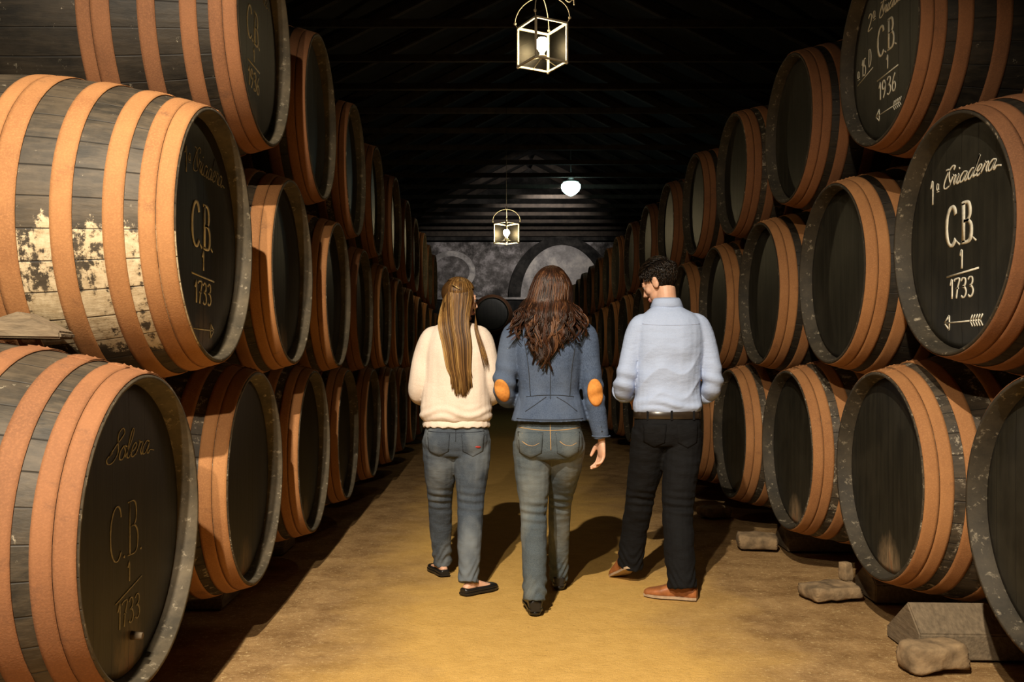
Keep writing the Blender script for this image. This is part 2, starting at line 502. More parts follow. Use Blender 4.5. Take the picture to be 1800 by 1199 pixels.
# pillars behind the left stack
for k, (y, txt) in enumerate(((10.5, 'nearest pale plastered pillar rising behind the left barrel stack'),
                              (17.5, 'pale plastered pillar in the middle distance behind the left barrel stack'),
                              (24.3, 'farthest pale plastered pillar beyond the left barrel stack'))):
    bm = bmesh.new()
    add_box(bm, (0, 0, 2.22), (0.42, 0.5, 4.44), None, 0.03)
    add_box(bm, (0, 0, 4.51), (0.56, 0.62, 0.16), None, 0.02)
    o = obj('pillar', bm, PILLAR_M, None, False, (-2.95, y, 0))
    tag(o, txt, 'pillar', 'pillars behind the left stack')

# ------------------------------------------------------------------ casks
L2, RH, RB_ = 0.75, 0.465, 0.58
def prof_r(x): return RH + (RB_-RH)*(1 - (x/L2)**2)     # x from the middle of the cask
def stave_mesh():
    bm = bmesh.new()
    xs = [L2 - 2*L2*k/28 for k in range(29)]
    prof = [(L2-0.07, RH-0.024), (L2-0.002, RH-0.012), (L2, RH-0.009)] + [(x, prof_r(x)) for x in xs] + \
           [(-L2, RH-0.012), (-L2+0.06, RH-0.022), (-L2+0.06, 0.001)]
    mis = [1, 1] + [1] + [0]*(len(xs)-1) + [1, 1, 0]
    lathe(bm, prof, 72, 'X', 0, mis)
    bmesh.ops.recalc_face_normals(bm, faces=bm.faces)
    me = bpy.data.meshes.new('staves'); bm.to_mesh(me); bm.free()
    return me
def head_mesh():
    bm = bmesh.new()
    lathe(bm, [(L2-0.10, 0.001), (L2-0.10, RH-0.026), (L2-0.066, RH-0.026), (L2-0.062, RH-0.05), (L2-0.060, RH-0.12), (L2-0.060, 0.0005)], 72, 'X')
    bmesh.ops.recalc_face_normals(bm, faces=bm.faces)
    me = bpy.data.meshes.new('head'); bm.to_mesh(me); bm.free()
    return me
def hoop_mesh(x0, x1, rivet):
    bm = bmesh.new(); t = 0.0045; n = 5
    xs = [x0 + (x1-x0)*k/n for k in range(n+1)]
    e = 0.0015
    prof = [(xs[0], prof_r(xs[0])+e)] + [(x, prof_r(x)+t + (0.0012 if 0 < i < n else 0)) for i, x in enumerate(xs)] + [(xs[-1], prof_r(xs[-1])+e)] 
    lathe(bm, prof, 72, 'X', 0, None, True)
    # overlapped seam strip and rivets
    xm = (x0+x1)/2
    for s in (-1, 1):
        for q in (0.3, 0.7):
            th = rivet + s*0.06
            x = x0 + (x1-x0)*q; r = prof_r(x) + t
            c = Vector((x, r*math.cos(th), r*math.sin(th)))
            m4 = Matrix.Translation(c)
            bmesh.ops.create_icosphere(bm, subdivisions=1, radius=0.007, matrix=m4)
    seam = []
    for k in range(7):
        th = rivet - 0.11 + 0.22*k/6
        seam.append([Vector((x, (prof_r(x)+t+q)*math.cos(th), (prof_r(x)+t+q)*math.sin(th))) for x, q in ((x0, 0.0005), (x0, 0.0035), (x1, 0.0035), (x1, 0.0005))])
    skin_rings(bm, seam, True)
    bmesh.ops.recalc_face_normals(bm, faces=bm.faces)
    me = bpy.data.meshes.new('hoop'); bm.to_mesh(me); bm.free()
    return me
HO = [(0.004, 0.056), (0.058, 0.108), (0.150, 0.212), (0.300, 0.365), (0.465, 0.535), (0.537, 0.590)]   # distances from the face
ME_ST, ME_HD = stave_mesh(), head_mesh()
for m in (STAVE, CHIME): ME_ST.materials.append(m)
ME_HD.materials.append(HEAD)
ME_HO = []
for i, (a, b) in enumerate(HO):
    ME_HO.append(hoop_mesh(L2-b, L2-a, R(84 + 4*(i % 3))))
for i, (a, b) in enumerate(reversed([HO[0], HO[1], HO[2], HO[3]])):
    ME_HO.append(hoop_mesh(-L2+a, -L2+b, R(86 + 5*(i % 2))))
for me in ME_HO: me.materials.append(RUST[0])
ME_ST2 = ME_ST.copy(); ME_ST2.materials[0] = STAVE_SPOT
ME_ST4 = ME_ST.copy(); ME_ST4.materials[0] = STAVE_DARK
ME_ST3 = ME_ST.copy(); ME_ST3.materials[0] = STAVE_PATCH
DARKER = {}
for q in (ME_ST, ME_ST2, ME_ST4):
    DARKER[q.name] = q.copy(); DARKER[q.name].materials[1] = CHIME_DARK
ME_HD2 = ME_HD.copy(); ME_HD2.materials[0] = HEAD_STAIN
ME_HD3 = ME_HD.copy(); ME_HD3.materials[0] = HEAD_SHADED
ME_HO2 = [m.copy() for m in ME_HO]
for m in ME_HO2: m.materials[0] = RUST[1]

def make_cask(stave=ME_ST, head=ME_HD, hoops=ME_HO, label='', loc=(0, 0, 0), rz=0, s=1.0, group=None):
    t = thing('wine_barrel', label, 'barrel', loc, rz, group)
    t.scale = (s, s, s)
    for nm, me in [('staves', stave), ('head', head)] + [('hoop', h) for h in hoops]:
        o = bpy.data.objects.new(nm, me); COL.objects.link(o); o.parent = t; o.location = (0, 0, RB_)
    return t

# ---- lettering strokes on a cask head, in metres, u right, v up
GL = {
 '1': [[(.12, .72), (.32, 1), (.32, 0)]],
 '7': [[(.02, .92), (.1, 1), (.58, 1), (.36, .5), (.24, 0)], [(.2, .52), (.5, .52)]],
 '3': [[(.05, .88), (.22, 1), (.45, .96), (.5, .78), (.4, .62), (.22, .56), (.42, .5), (.55, .3), (.46, .08), (.25, 0), (.05, .1)]],
 '9': [[(.5, .72), (.4, .95), (.22, 1), (.06, .82), (.1, .58), (.28, .5), (.46, .62), (.5, .78), (.44, .35), (.2, 0)]],
 '6': [[(.46, .98), (.2, .72), (.06, .35), (.12, .08), (.3, 0), (.48, .12), (.5, .34), (.34, .5), (.14, .4)]],
 '5': [[(.5, 1), (.16, 1), (.1, .58), (.3, .62), (.5, .42), (.46, .12), (.25, 0), (.04, .08)]],
 'D': [[(.12, 1), (.1, 0), (.36, .05), (.52, .35), (.5, .7), (.32, .96), (.0, .98)]],
 'a': [[(.42, .8), (.2, .86), (.04, .6), (.1, .34), (.3, .3), (.44, .8), (.44, .4), (.56, .3)], [(.02, .12), (.55, .12)]],
 'C': [[(.62, .78), (.56, .93), (.4, 1), (.2, .92), (.06, .7), (.03, .45), (.08, .2), (.24, .02), (.44, 0), (.62, .14)]],
 'B': [[(.12, 1), (.12, 0)], [(.0, 1), (.36, 1), (.5, .88), (.5, .66), (.36, .54), (.14, .54)], [(.14, .54), (.4, .53), (.58, .4), (.58, .14), (.42, 0), (.0, 0)]],
 '.': [[(.05, .0), (.08, .04)]],
}
SC = {   # cursive letters, advance last
 'C': ([(.9, 1.35), (.95, 1.6), (.7, 1.7), (.4, 1.3), (.2, .6), (.25, .1), (.5, -.05), (.8, .2), (.55, .9), (.4, 1.5), (.1, 1.55)], .75),
 'r': ([(.0, .1), (.2, .75), (.12, .95), (.3, .8), (.48, .78), (.4, .3), (.55, .02)], .55),
 'i': ([(.0, .1), (.22, .8), (.15, .2), (.3, 0), (.42, .2)], .4),
 'a': ([(.55, .72), (.3, .82), (.05, .45), (.12, .05), (.35, .1), (.58, .75), (.5, .15), (.62, 0), (.75, .2)], .72),
 'd': ([(.55, .7), (.3, .8), (.05, .42), (.14, .04), (.36, .1), (.6, .8), (.78, 1.7), (.55, .4), (.58, .05), (.75, .15)], .74),
 'e': ([(.02, .3), (.3, .45), (.42, .7), (.28, .85), (.1, .6), (.1, .2), (.25, 0), (.5, .2)], .48),
 'S': ([(.1, .35), (.5, .9), (1.0, 1.5), (.85, 1.85), (.55, 1.6), (.6, 1.1), (.75, .5), (.5, .0), (.15, -.1), (-.05, .2), (.3, .5)], .85),
 'o': ([(.3, .8), (.08, .5), (.12, .08), (.36, .02), (.5, .4), (.35, .78), (.6, .7)], .55),
 'l': ([(.0, .1), (.3, .9), (.4, 1.6), (.25, 1.7), (.15, 1.0), (.15, .2), (.3, 0), (.45, .2)], .42),
}
def stroke(bm, pts, w, x=0.0):
    """flat raised ribbon; pts in (u, v)"""
    P = crom([Vector((0, u, v)) for u, v in pts], 5) if len(pts) > 2 else [Vector((0, u, v)) for u, v in pts]
    rings = []
    for i, p in enumerate(P):
        t = P[min(i+1, len(P)-1)] - P[max(i-1, 0)]
        if t.length < 1e-7: t = Vector((0, 1, 0))
        t.normalize(); nrm = Vector((0, -t.z, t.y))
        ww = w/2*(1 + 0.35*noise.noise(p*25)) * (0.75 + 0.5*abs(t.z))
        X = Vector((x, 0, 0)); H = Vector((0.0022, 0, 0))
        rings.append([p + nrm*ww + X, p + nrm*ww + X + H, p - nrm*ww + X + H, p - nrm*ww + X])
    skin_rings(bm, rings, True)
def write(bm, txt, cu, cv, h, w, gap=0.12, aspect=0.9, straight=True):
    adv = {'.': .18, '1': .45}
    tot = sum((adv.get(c, .62) + gap) for c in txt)*h*aspect
    u = cu - tot/2
    for c in txt:
        for st in GL[c]:
            if c in 'B71' : 
                # keep corners crisp
                for a, b in (zip(st[:-1], st[1:]) if len(st) <= 3 else [None]) if False else []: pass
            stroke(bm, [(u + p[0]*h*aspect, cv - h/2 + p[1]*h) for p in st], w if c != '.' else w*1.4)
        u += (adv.get(c, .62) + gap)*h*aspect
def write_script(bm, txt, cu, cv, h, w, width, tail=True):
    """h = x-height"""
    tot = sum(SC[c][1] for c in txt)
    k = width/tot
    u = cu - width/2
    for j, c in enumerate(txt):
        pts, adv = SC[c]
        pp = [(u + (x + 0.25*y)*k, cv + y*h) for x, y in pts]
        if j == len(txt)-1 and tail: pp.append((u + (adv+.45)*k, cv + .1*h))
        stroke(bm, pp, w)
        if c == 'i': stroke(bm, [(u+.45*k, cv+1.2*h), (u+.50*k, cv+1.32*h)], w)
        u += adv*k
def arrow(bm, cu, cv, length, d, w, fletch=True):
    a, b = cu - length/2, cu + length/2
    tip, tail = (b, a) if d > 0 else (a, b)
    stroke(bm, [(tip, cv), (tail, cv)], w)
    s = -d
    stroke(bm, [(tip, cv), (tip + s*0.04, cv + 0.028)], w); stroke(bm, [(tip, cv), (tip + s*0.04, cv - 0.028)], w)
    stroke(bm, [(tip + s*0.04, cv + 0.028), (tip + s*0.04, cv - 0.028)], w)
    if fletch:
        for q in range(5):
            t = tail - s*0.018*q
            stroke(bm, [(t, cv), (t + s*0.018, cv + 0.022)], w*0.6); stroke(bm, [(t, cv), (t + s*0.018, cv - 0.022)], w*0.6)
def put_letters(cask, lines, m=PAINT):
    for nm, fn, mm in lines:
        bm = bmesh.new(); fn(bm)
        bmesh.ops.recalc_face_normals(bm, faces=bm.faces)
        o = obj(nm, bm, mm or m, cask, False, (L2-0.0605, 0, RB_))

ORD = ['first', 'second', 'third', 'fourth', 'fifth', 'sixth', 'seventh', 'eighth', 'ninth', 'tenth', 'eleventh', 'twelfth', 'thirteenth',
       'fourteenth', 'fifteenth', 'sixteenth', 'seventeenth', 'eighteenth', 'nineteenth']
LB = [2.76, 4.04, 5.32, 6.64, 7.98]
while len(LB) < 12: LB.append(LB[-1] + 1.29)
RBp = [2.92, 4.12, 5.40, 6.68]
while len(RBp) < 17: RBp.append(RBp[-1] + 1.27)
C0 = 0.71
def tiers(bottom, s_top):
    out = [[(y, C0, 1.0) for y in bottom]]
    for t in (1, 2):
        prev = out[-1]; cur = []
        s = 1.0 if t == 1 else s_top
        for (ya, za, _), (yb, zb, _) in zip(prev[:-1], prev[1:]):
            d = (yb-ya)/2
            h = math.sqrt(max(0.2, (RB_*(1+s)+0.006)**2 - d*d))
            zc = (za+zb)/2 + h
            while min(math.hypot(d, zc-za), math.hypot(d, zc-zb)) < RB_*(1+s)+0.006: zc += 0.002
            cur.append(((ya+yb)/2, zc, s))
        out.append(cur)
    return out
proto = make_cask()
STACK = {}
rowname = ['bottom row', 'middle row', 'top row']
special = {
 ('l', 0, 0): 'large black barrel lettered Solera, nearest the camera in the left bottom row',
 ('l', 1, 0): 'large barrel with peeling whitish staves and white letters, nearest in the left middle row',
 ('l', 2, 0): 'high wine barrel with four dark hoops and small lettering, nearest in the left top row',
 ('r', 0, 0): 'dark blank barrel cut by the right edge, nearest in the right bottom row',
 ('r', 1, 0): 'barrel lettered Criadera, C.B. and 1733, nearest in the right middle row',
 ('r', 2, 0): 'high wine barrel lettered C.B. 1936, nearest in the top row of the right stack',
 ('r', 0, 1): 'blank barrel with rust stain low on its head, second in right bottom row',
 ('r', 0, 2): 'blank barrel with a pale stain low on its head, third in right bottom row',
}
rn = random.Random(3)
for side, pos, xf, s_top in (('l', LB, (-1.05, -1.03, -1.01), 1.0), ('r', RBp, (1.72, 1.745, 1.73), 0.925)):
    for t, row in enumerate(tiers(pos, s_top)):
        for k, (y, z, s) in enumerate(row):
            j = rn.uniform(-0.012, 0.012) if k > 1 else 0
            X = xf[t] + j + (0.03 if (side, t, k) == ('r', 0, 0) else 0)
            cx = X - L2*s if side == 'l' else X + L2*s
            lab = special.get((side, t, k)) or "wine barrel with rusty hoops, %s from the camera in the %s stack's %s" % (ORD[k], 'left' if side == 'l' else 'right', rowname[t])
            grp = 'wine barrels stacked on the %s of the aisle' % ('left' if side == 'l' else 'right')
            st = ME_ST; hd = ME_HD; ho = ME_HO
            if (side, t, k) == ('l', 1, 0): st = ME_ST3
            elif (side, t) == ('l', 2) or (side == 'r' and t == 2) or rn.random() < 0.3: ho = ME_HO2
            if k > 0 and rn.random() < 0.35 or (side, t, k) in (('r', 0, 1), ('l', 0, 1), ('r', 0, 2)): st = ME_ST2
            if side == 'r' and t == 0 and k in (1, 2): hd = ME_HD2
            elif side == 'l': hd = ME_HD3
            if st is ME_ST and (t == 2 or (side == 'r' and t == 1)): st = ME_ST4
            if (side, t, k) in (('r', 1, 0), ('r', 0, 0), ('r', 2, 0), ('r', 2, 1)): ho = ME_HO2  # weaker light on these right casks put into darker hoop colour
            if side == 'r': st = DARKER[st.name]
            b = make_cask(st, hd, ho, lab, (cx, y, z - RB_*s), 0 if side == 'l' else PI, s, grp)
            STACK[(side, t, k)] = b
for ch in list(proto.children): bpy.data.objects.remove(ch)
bpy.data.objects.remove(proto)

# casks stacked against the end wall, heads towards the aisle
for (x, z, lab) in ((-0.08, 2.66, 'dark barrel seen end-on at the top of the pile against the far wall'),
                    (1.20, 2.66, 'dark barrel beside the topmost one in the pile against the far wall'),
                    (-0.72, 1.69, 'dark barrel at the left of the middle row against the far wall'),
                    (0.56, 1.69, 'dark barrel at the centre of the middle row against the far wall'),
                    (1.84, 1.69, 'dark barrel at the right of the middle row against the far wall'),
                    (-1.36, 0.71, 'dark barrel at the left end of the bottom row against the far wall'),
                    (-0.08, 0.71, 'dark barrel left of centre in the bottom row against the far wall'),
                    (1.20, 0.71, 'dark barrel right of centre in the bottom row against the far wall'),
                    (2.48, 0.71, 'dark barrel at the right end of the bottom row against the far wall')):
    make_cask(ME_ST, ME_HD, ME_HO2, lab, (x, 25.85, z-RB_), -PI/2, 1.0, 'barrels piled against the far wall')

def ln(bm, u0, u1, v0, v1, w): stroke(bm, [(u0, v0), (u1, v1)], w)
def cb(cv, h, w): return lambda bm: write(bm, 'C.B.', 0.0, cv, h, w, 0.10, 0.80)
put_letters(STACK[('r', 1, 0)], [
    ('lettering', lambda bm: (write(bm, '1', -0.235, 0.205, 0.095, 0.008), write(bm, 'a', -0.185, 0.220, 0.045, 0.004), write_script(bm, 'Criadera', 0.04, 0.205, 0.045, 0.0075, 0.40)), PAINT),
    ('initials', cb(0.045, 0.15, 0.017), PAINT),
    ('fraction', lambda bm: (write(bm, '1', 0.0, -0.095, 0.07, 0.0095), ln(bm, -0.115, 0.125, -0.152, -0.140, 0.0095), write(bm, '1733', 0, -0.205, 0.075, 0.0085, 0.10, 0.95)), PAINT),
    ('arrow', lambda bm: arrow(bm, 0.0, -0.335, 0.27, -1, 0.0075), PAINT)])
put_letters(STACK[('l', 1, 0)], [
    ('lettering', lambda bm: (write(bm, '1', -0.19, 0.25, 0.09, 0.004), write(bm, 'a', -0.15, 0.262, 0.045, 0.003), write_script(bm, 'Criadera', 0.05, 0.23, 0.055, 0.004, 0.36)), PAINT_DULL),
    ('initials', cb(0.04, 0.16, 0.014), PAINT),
    ('fraction', lambda bm: (write(bm, '1', 0.0, -0.09, 0.07, 0.008), ln(bm, -0.13, 0.13, -0.145, -0.155, 0.008), write(bm, '1733', 0, -0.21, 0.08, 0.0085, 0.10, 0.95)), PAINT),
    ('arrow', lambda bm: arrow(bm, 0.0, -0.345, 0.25, 1, 0.006, False), PAINT)])
put_letters(STACK[('l', 0, 0)], [
    ('lettering', lambda bm: write_script(bm, 'Solera', 0.0, 0.215, 0.05, 0.0045, 0.32), PAINT_DULL),
    ('initials', lambda bm: write(bm, 'C.B.', -0.01, 0.0, 0.16, 0.005, 0.10, 0.8), PAINT_DULL),
    ('fraction', lambda bm: (write(bm, '1', 0.0, -0.13, 0.06, 0.005), ln(bm, -0.10, 0.10, -0.205, -0.165, 0.005), write(bm, '1733', 0.0, -0.25, 0.075, 0.005, 0.1, 0.9)), PAINT_DULL)])
put_letters(STACK[('l', 2, 0)], [
    ('lettering', lambda bm: write_script(bm, 'Criadera', 0.04, 0.22, 0.045, 0.005, 0.38), PAINT_DULL),
    ('initials', cb(0.05, 0.14, 0.011), PAINT),
    ('fraction', lambda bm: (write(bm, '1', 0.0, -0.075, 0.06, 0.009), ln(bm, -0.10, 0.10, -0.125, -0.125, 0.009), write(bm, '1936', 0.0, -0.19, 0.08, 0.009)), PAINT)])
put_letters(STACK[('r', 2, 0)], [
    ('ordinal_mark', lambda bm: (stroke(bm, [(-.225, .235), (-.205, .25), (-.185, .235), (-.20, .205), (-.23, .17), (-.18, .17)], .0065), write(bm, 'a', -0.15, 0.225, 0.06, 0.004)), PAINT),
    ('lettering', lambda bm: write_script(bm, 'Criadera', 0.07, 0.185, 0.045, 0.0065, 0.36), PAINT),
    ('initials', cb(0.065, 0.145, 0.013), PAINT),
    ('fraction', lambda bm: (write(bm, '1', 0.0, -0.065, 0.065, 0.008), ln(bm, -0.12, 0.12, -0.122, -0.118, 0.0075), write(bm, '1936', 0.0, -0.185, 0.085, 0.008)), PAINT),
    ('arrow', lambda bm: arrow(bm, 0.0, -0.30, 0.27, -1, 0.006), PAINT),
    ('side_mark', lambda bm: (write(bm, 'a', -0.35, -0.02, 0.06, 0.004), write(bm, '15', -0.285, 0.0, 0.085, 0.0055, 0.05, 0.6), write(bm, 'D', -0.205, 0.03, 0.085, 0.0055, 0.1, 0.7), ln(bm, -0.37, -0.17, -0.07, -0.035, 0.005)), PAINT)])

# small spigot with its stain on the Solera cask
bm = bmesh.new()
tube(bm, [(0, 0, 0), (0.035, 0, -0.002)], [0.014, 0.010], 10)
obj('cask_plug', bm, WEDGE, STACK[('l', 0, 0)], False, (L2-0.061, 0.02, RB_-0.33))

# ---- runner beams, wedges and stones that carry the casks
for nm, x, y0, y1, lab in (('runner_beam', -1.80, 2.3, 17.5, 'long dark timber runner on the floor under the left bottom barrels'),
                           ('runner_beam', 2.47, 2.4, 23.6, 'long dark timber runner on the floor under the right bottom barrels')):
    bm = bmesh.new(); add_box(bm, (0, 0, 0.063), (0.26, y1-y0, 0.127), None, 0.008)
    tag(obj(nm, bm, WEDGE, None, False, (x, (y0+y1)/2, 0)), lab, 'beam')
bm = bmesh.new(); add_box(bm, (0, 0, 0.063), (4.6, 0.26, 0.127), None, 0.008)
tag(obj('runner_beam', bm, WEDGE, None, False, (0.56, 25.85, 0)), 'timber runner under the barrels against the far wall', 'beam')

def rough(bm, amp, sc, seed):
    for v in bm.verts:
        v.co += Vector((noise.noise(v.co*sc + Vector((seed, 0, 0))), noise.noise(v.co*sc + Vector((0, seed, 9))), noise.noise(v.co*sc + Vector((5, 0, seed)))))*amp
def stone(name, c, s, rz, label, m=STONE, seed=1, group=None, amp=0.012):
    bm = bmesh.new()
    bmesh.ops.create_icosphere(bm, subdivisions=4, radius=1.0)
    for v in bm.verts:
        e_ = v.co; m_ = max(abs(e_.x), abs(e_.y), abs(e_.z)); q = e_.lerp(e_/m_, 0.72)
        v.co = Vector((q.x*s[0]/2, q.y*s[1]/2, q.z*s[2]/2))
    rough(bm, amp, 9, seed); rough(bm, amp*0.45, 30, seed + 3)
    lo_z = min(v.co.z for v in bm.verts)
    for v in bm.verts: v.co.z -= lo_z
    o = obj(name, bm, m, None, True, c); o.rotation_euler = (0, 0, rz)
    return tag(o, label, 'stone', group)
def wedge(c, L, W, H, rz, label, group=None, m=WEDGE, seed=2, peak=0.35, tilt=0.0):
    """triangular chock: ridge along local y, base W along x ... L long"""
    bm = bmesh.new()
    sec = [(-W/2, 0), (W/2, 0), (W/2, H*0.25), (-W/2 + W*peak, H), (-W/2, H*0.5)]
    a = [bm.verts.new((x, -L/2, z)) for x, z in sec]; b = [bm.verts.new((x, L/2, z)) for x, z in sec]
    bm.faces.new(list(reversed(a))); bm.faces.new(b)
    for i in range(5): bm.faces.new((a[i], a[(i+1) % 5], b[(i+1) % 5], b[i]))
    bmesh.ops.recalc_face_normals(bm, faces=bm.faces)
    bmesh.ops.bevel(bm, geom=bm.edges[:], offset=0.006, segments=2, affect='EDGES')
    rough(bm, 0.006, 12, seed)
    o = obj('wooden_wedge', bm, m, None, False, c); o.rotation_euler = (0, tilt, rz)
    return tag(o, label, 'wedge', group)
G = 'wedges and stones beside the right bottom barrels'
stone('stone_block', (1.73, 3.60, 0), (0.26, 0.13, 0.11), 0.15, 'pale rough stone block on the floor in front of the right foreground wedge', seed=3, group=G)
wedge((1.99, 3.88, 0), 0.50, 0.34, 0.21, R(88), 'grey wooden wedge chocking the rightmost foreground barrel', G, seed=4)
stone('stone_block', (1.74, 4.72, 0), (0.30, 0.20, 0.07), 0.2, 'flat stone slab on the floor between the second and third right barrels', seed=5, group=G)
stone('stone_block', (1.85, 4.80, 0.072), (0.06, 0.06, 0.10), 0.4, 'small upright pale stone standing on the flat slab', seed=6, group=G, amp=0.005)
wedge((2.16, 4.78, 0), 0.45, 0.34, 0.19, R(88), 'grey wooden wedge between the second and third right barrels', G, seed=7)
stone('stone_block', (1.73, 6.02, 0), (0.26, 0.24, 0.09), -0.2, 'rounded pale stone on the floor beside the fourth right barrel', seed=8, group=G)
wedge((2.13, 6.06, 0), 0.45, 0.32, 0.18, R(88), 'grey wooden wedge between the third and fourth right barrels', G, seed=9)
stone('stone_block', (1.75, 7.28, 0), (0.24, 0.2, 0.08), 0.3, 'farthest pale stone in the shade under the right barrels', seed=11, group=G)
for k, y in enumerate((3.40, 4.68, 5.98)):
    wedge((-1.60, y, 0), 0.5, 0.36, 0.19, R(-90), 'dark wooden wedge on the floor in the %s gap between the left bottom barrels' % ORD[k], 'wedges under the left barrels', seed=20+k)
# grey block on top of the Solera cask, chocking the one above
o = wedge((-1.47, 2.86, 1.288), 0.12, 0.25, 0.085, R(4), 'grey wooden block wedged on top of the foremost left barrel', None, seed=31, peak=0.5)

# ------------------------------------------------------------------ lanterns
def make_lantern(label, loc, rz, s=1.0, cord_top=5.2, bulbm=BULB, tilt=0.0):
    """glass box lantern, origin at the centre of its base"""
    t = thing('hanging_lantern', label, 'lantern', loc, rz, 'glass lanterns above the aisle')
    t.scale = (s, s, s); t.rotation_euler = (tilt, 0, rz)
    a, H, r = 0.125, 0.27, 0.0065
    bm = bmesh.new()
    cs = [(-a, -a), (a, -a), (a, a), (-a, a)]
    for x, y in cs:
        add_box(bm, (x, y, H/2), (2*r, 2*r, H))
        bmesh.ops.create_icosphere(bm, subdivisions=2, radius=0.011, matrix=Matrix.Translation((x, y, -0.006)))
    for z in (0.0, H):
        for (x0, y0), (x1, y1) in zip(cs, cs[1:]+cs[:1]):
            add_box(bm, ((x0+x1)/2, (y0+y1)/2, z), (abs(x1-x0)+2*r, abs(y1-y0)+2*r, 2*r))
    obj('frame', bm, BRASS, t)
    for (x0, y0), (x1, y1) in zip(cs, cs[1:]+cs[:1]):
        bm = bmesh.new()
        add_box(bm, ((x0+x1)/2, (y0+y1)/2, H/2), (abs(x1-x0)*0.93 + 0.002, abs(y1-y0)*0.93 + 0.002, H*0.93))
        obj('glass_pane', bm, GLASS, t)
    # knobs and crossed wire bails
    for x, y in cs:
        bm = bmesh.new()
        kx, ky = x*1.12, y*1.12
        tube(bm, [(x, y, H), (kx, ky, H+0.03)], 0.003, 6)
        bmesh.ops.create_icosphere(bm, subdivisions=2, radius=0.011, matrix=Matrix.Translation((kx, ky, H+0.035)))
        obj('knob', bm, BRASS, t, True)
    for s1 in (1, -1):
        bm = bmesh.new()
        p = []
        for k in range(21):
            th = PI*k/20
            q = math.cos(th)*a*1.12; p.append((q, q*s1, H + 0.035 + 0.17*math.sin(th)))
        tube(bm, p, 0.0032, 6)
        obj('wire_bail', bm, BRASS, t, True)
    bm = bmesh.new()
    ring = [(0.018*math.cos(2*PI*k/14), 0, H+0.222 + 0.018*math.sin(2*PI*k/14)) for k in range(14)]
    tube(bm, ring, 0.003, 6, 0, True)
    obj('hanging_ring', bm, BRASS, t, True)
    bm = bmesh.new(); tube(bm, [(0, 0, H+0.24), (0, 0, (cord_top-loc[2])/s)], 0.003, 6); obj('cord', bm, CABLE, t)
    bm = bmesh.new()
    lathe(bm, [(0.052, 0.002), (0.052, 0.030), (0.058, 0.030), (0.060, 0.018), (0.095, 0.016), (0.100, 0.002)], 20, 'Z')
    for (x0, y0), (x1, y1) in (((-a, 0), (a, 0)), ((0, -a), (0, a))): tube(bm, [(x0, y0, 0.0), (0, 0, 0.05), (x1, y1, 0.0)], 0.0025, 6)
    obj('bulb_holder', bm, BRASS, t)
    bm = bmesh.new()
    lathe(bm, [(0.080, 0.001), (0.082, 0.016), (0.098, 0.026), (0.118, 0.040), (0.142, 0.046), (0.166, 0.041), (0.184, 0.025), (0.190, 0.001)], 24, 'Z')
    obj('bulb', bm, bulbm, t, True)
    return t
make_lantern('near square glass lantern with a lit bulb hanging at the top of the photo', (0.305, 5.88, 3.155), R(28), 0.92, 6.72)
make_lantern('far small glass lantern with a lit bulb hanging above the light-haired woman', (0.165, 13.0, 2.975), R(43), 1.0, 5.2, BULB_FAR)
# cable hook beside the near lantern
bm = bmesh.new()
tube(bm, crom([(0.02, 0, 0.5), (0.0, 0, 0.12), (0.01, 0, 0.04), (0.045, 0, 0.0), (0.075, 0, 0.02), (0.08, 0, -0.02)], 6), 0.0045, 8)
o = obj('hanging_hook', bm, BRASS, None, True, (0.43, 5.86, 3.55)); tag(o, 'thin curled metal hook hanging right of the near lantern', 'hook')
bm = bmesh.new(); tube(bm, [(0.02, 0, 0.5), (0.02, 0, 1.65)], 0.004, 6); obj('cord', bm, CABLE, o)

# added warm spot brightening the end wall, then the cold lamp under the roof
sp = bpy.data.lights.new('end_wall_fill', 'SPOT'); sp.energy = 1000; sp.color = (1.0, 0.93, 0.86); sp.shadow_soft_size = 0.15; sp.spot_size = R(52); sp.spot_blend = 1.0
so = bpy.data.objects.new('end_wall_fill', sp); so.location = (1.6, 19.5, 4.75); so.rotation_euler = (Vector((0.6, 27, 4.9)) - Vector((1.6, 19.5, 4.75))).to_track_quat('-Z', 'Y').to_euler(); COL.objects.link(so)
t = thing('ceiling_lamp', 'cold white globe lamp glowing high under the dark roof', 'lamp', (1.60, 19.2, 4.80))
bm = bmesh.new()
lathe(bm, [(0.0, 0.002), (0.01, 0.04), (0.05, 0.11), (0.11, 0.175), (0.18, 0.205), (0.24, 0.20), (0.285, 0.16), (0.295, 0.002)], 32, 'Z')
obj('globe', bm, COLD, t, True)
bm = bmesh.new()
lathe(bm, [(0.295, 0.17), (0.315, 0.175), (0.345, 0.08), (0.40, 0.05), (0.46, 0.05), (0.46, 0.002)], 24, 'Z')
tube(bm, [(0, 0, 0.46), (0, 0, 2.0)], 0.01, 6)
obj('lamp_cap', bm, CABLE, t)
bm = bmesh.new(); bmesh.ops.create_icosphere(bm, subdivisions=2, radius=0.05, matrix=Matrix.Translation((0, -0.05, 0.43)) @ Matrix.Diagonal((1.3, 1, 0.5, 1))); obj('upper_reflection', bm, COLD, t)  # glowing blob stands in for the bright reflection above the globe

# the lamp behind the camera that lights the foreground
for K_, lab in ((KEY, 'upper shaded metal pendant lamp hanging behind the camera'), (KEY2, 'lower shaded metal pendant lamp hanging behind the camera')):
  t = thing('pendant_lamp', lab, 'lamp', tuple(K_))
  bm = bmesh.new()
  lathe(bm, [(0.10, 0.30), (0.16, 0.27), (0.28, 0.12), (0.32, 0.05), (0.40, 0.045), (0.40, 0.002)], 32, 'Z')
  bmesh.ops.solidify(bm, geom=bm.faces[:], thickness=0.004)
  obj('lamp_shade', bm, BRASS, t)
  bm = bmesh.new(); tube(bm, [(0, 0, 0.4), (0, 0, 5.9-K_.z)], 0.005, 6); obj('cord', bm, CABLE, t)

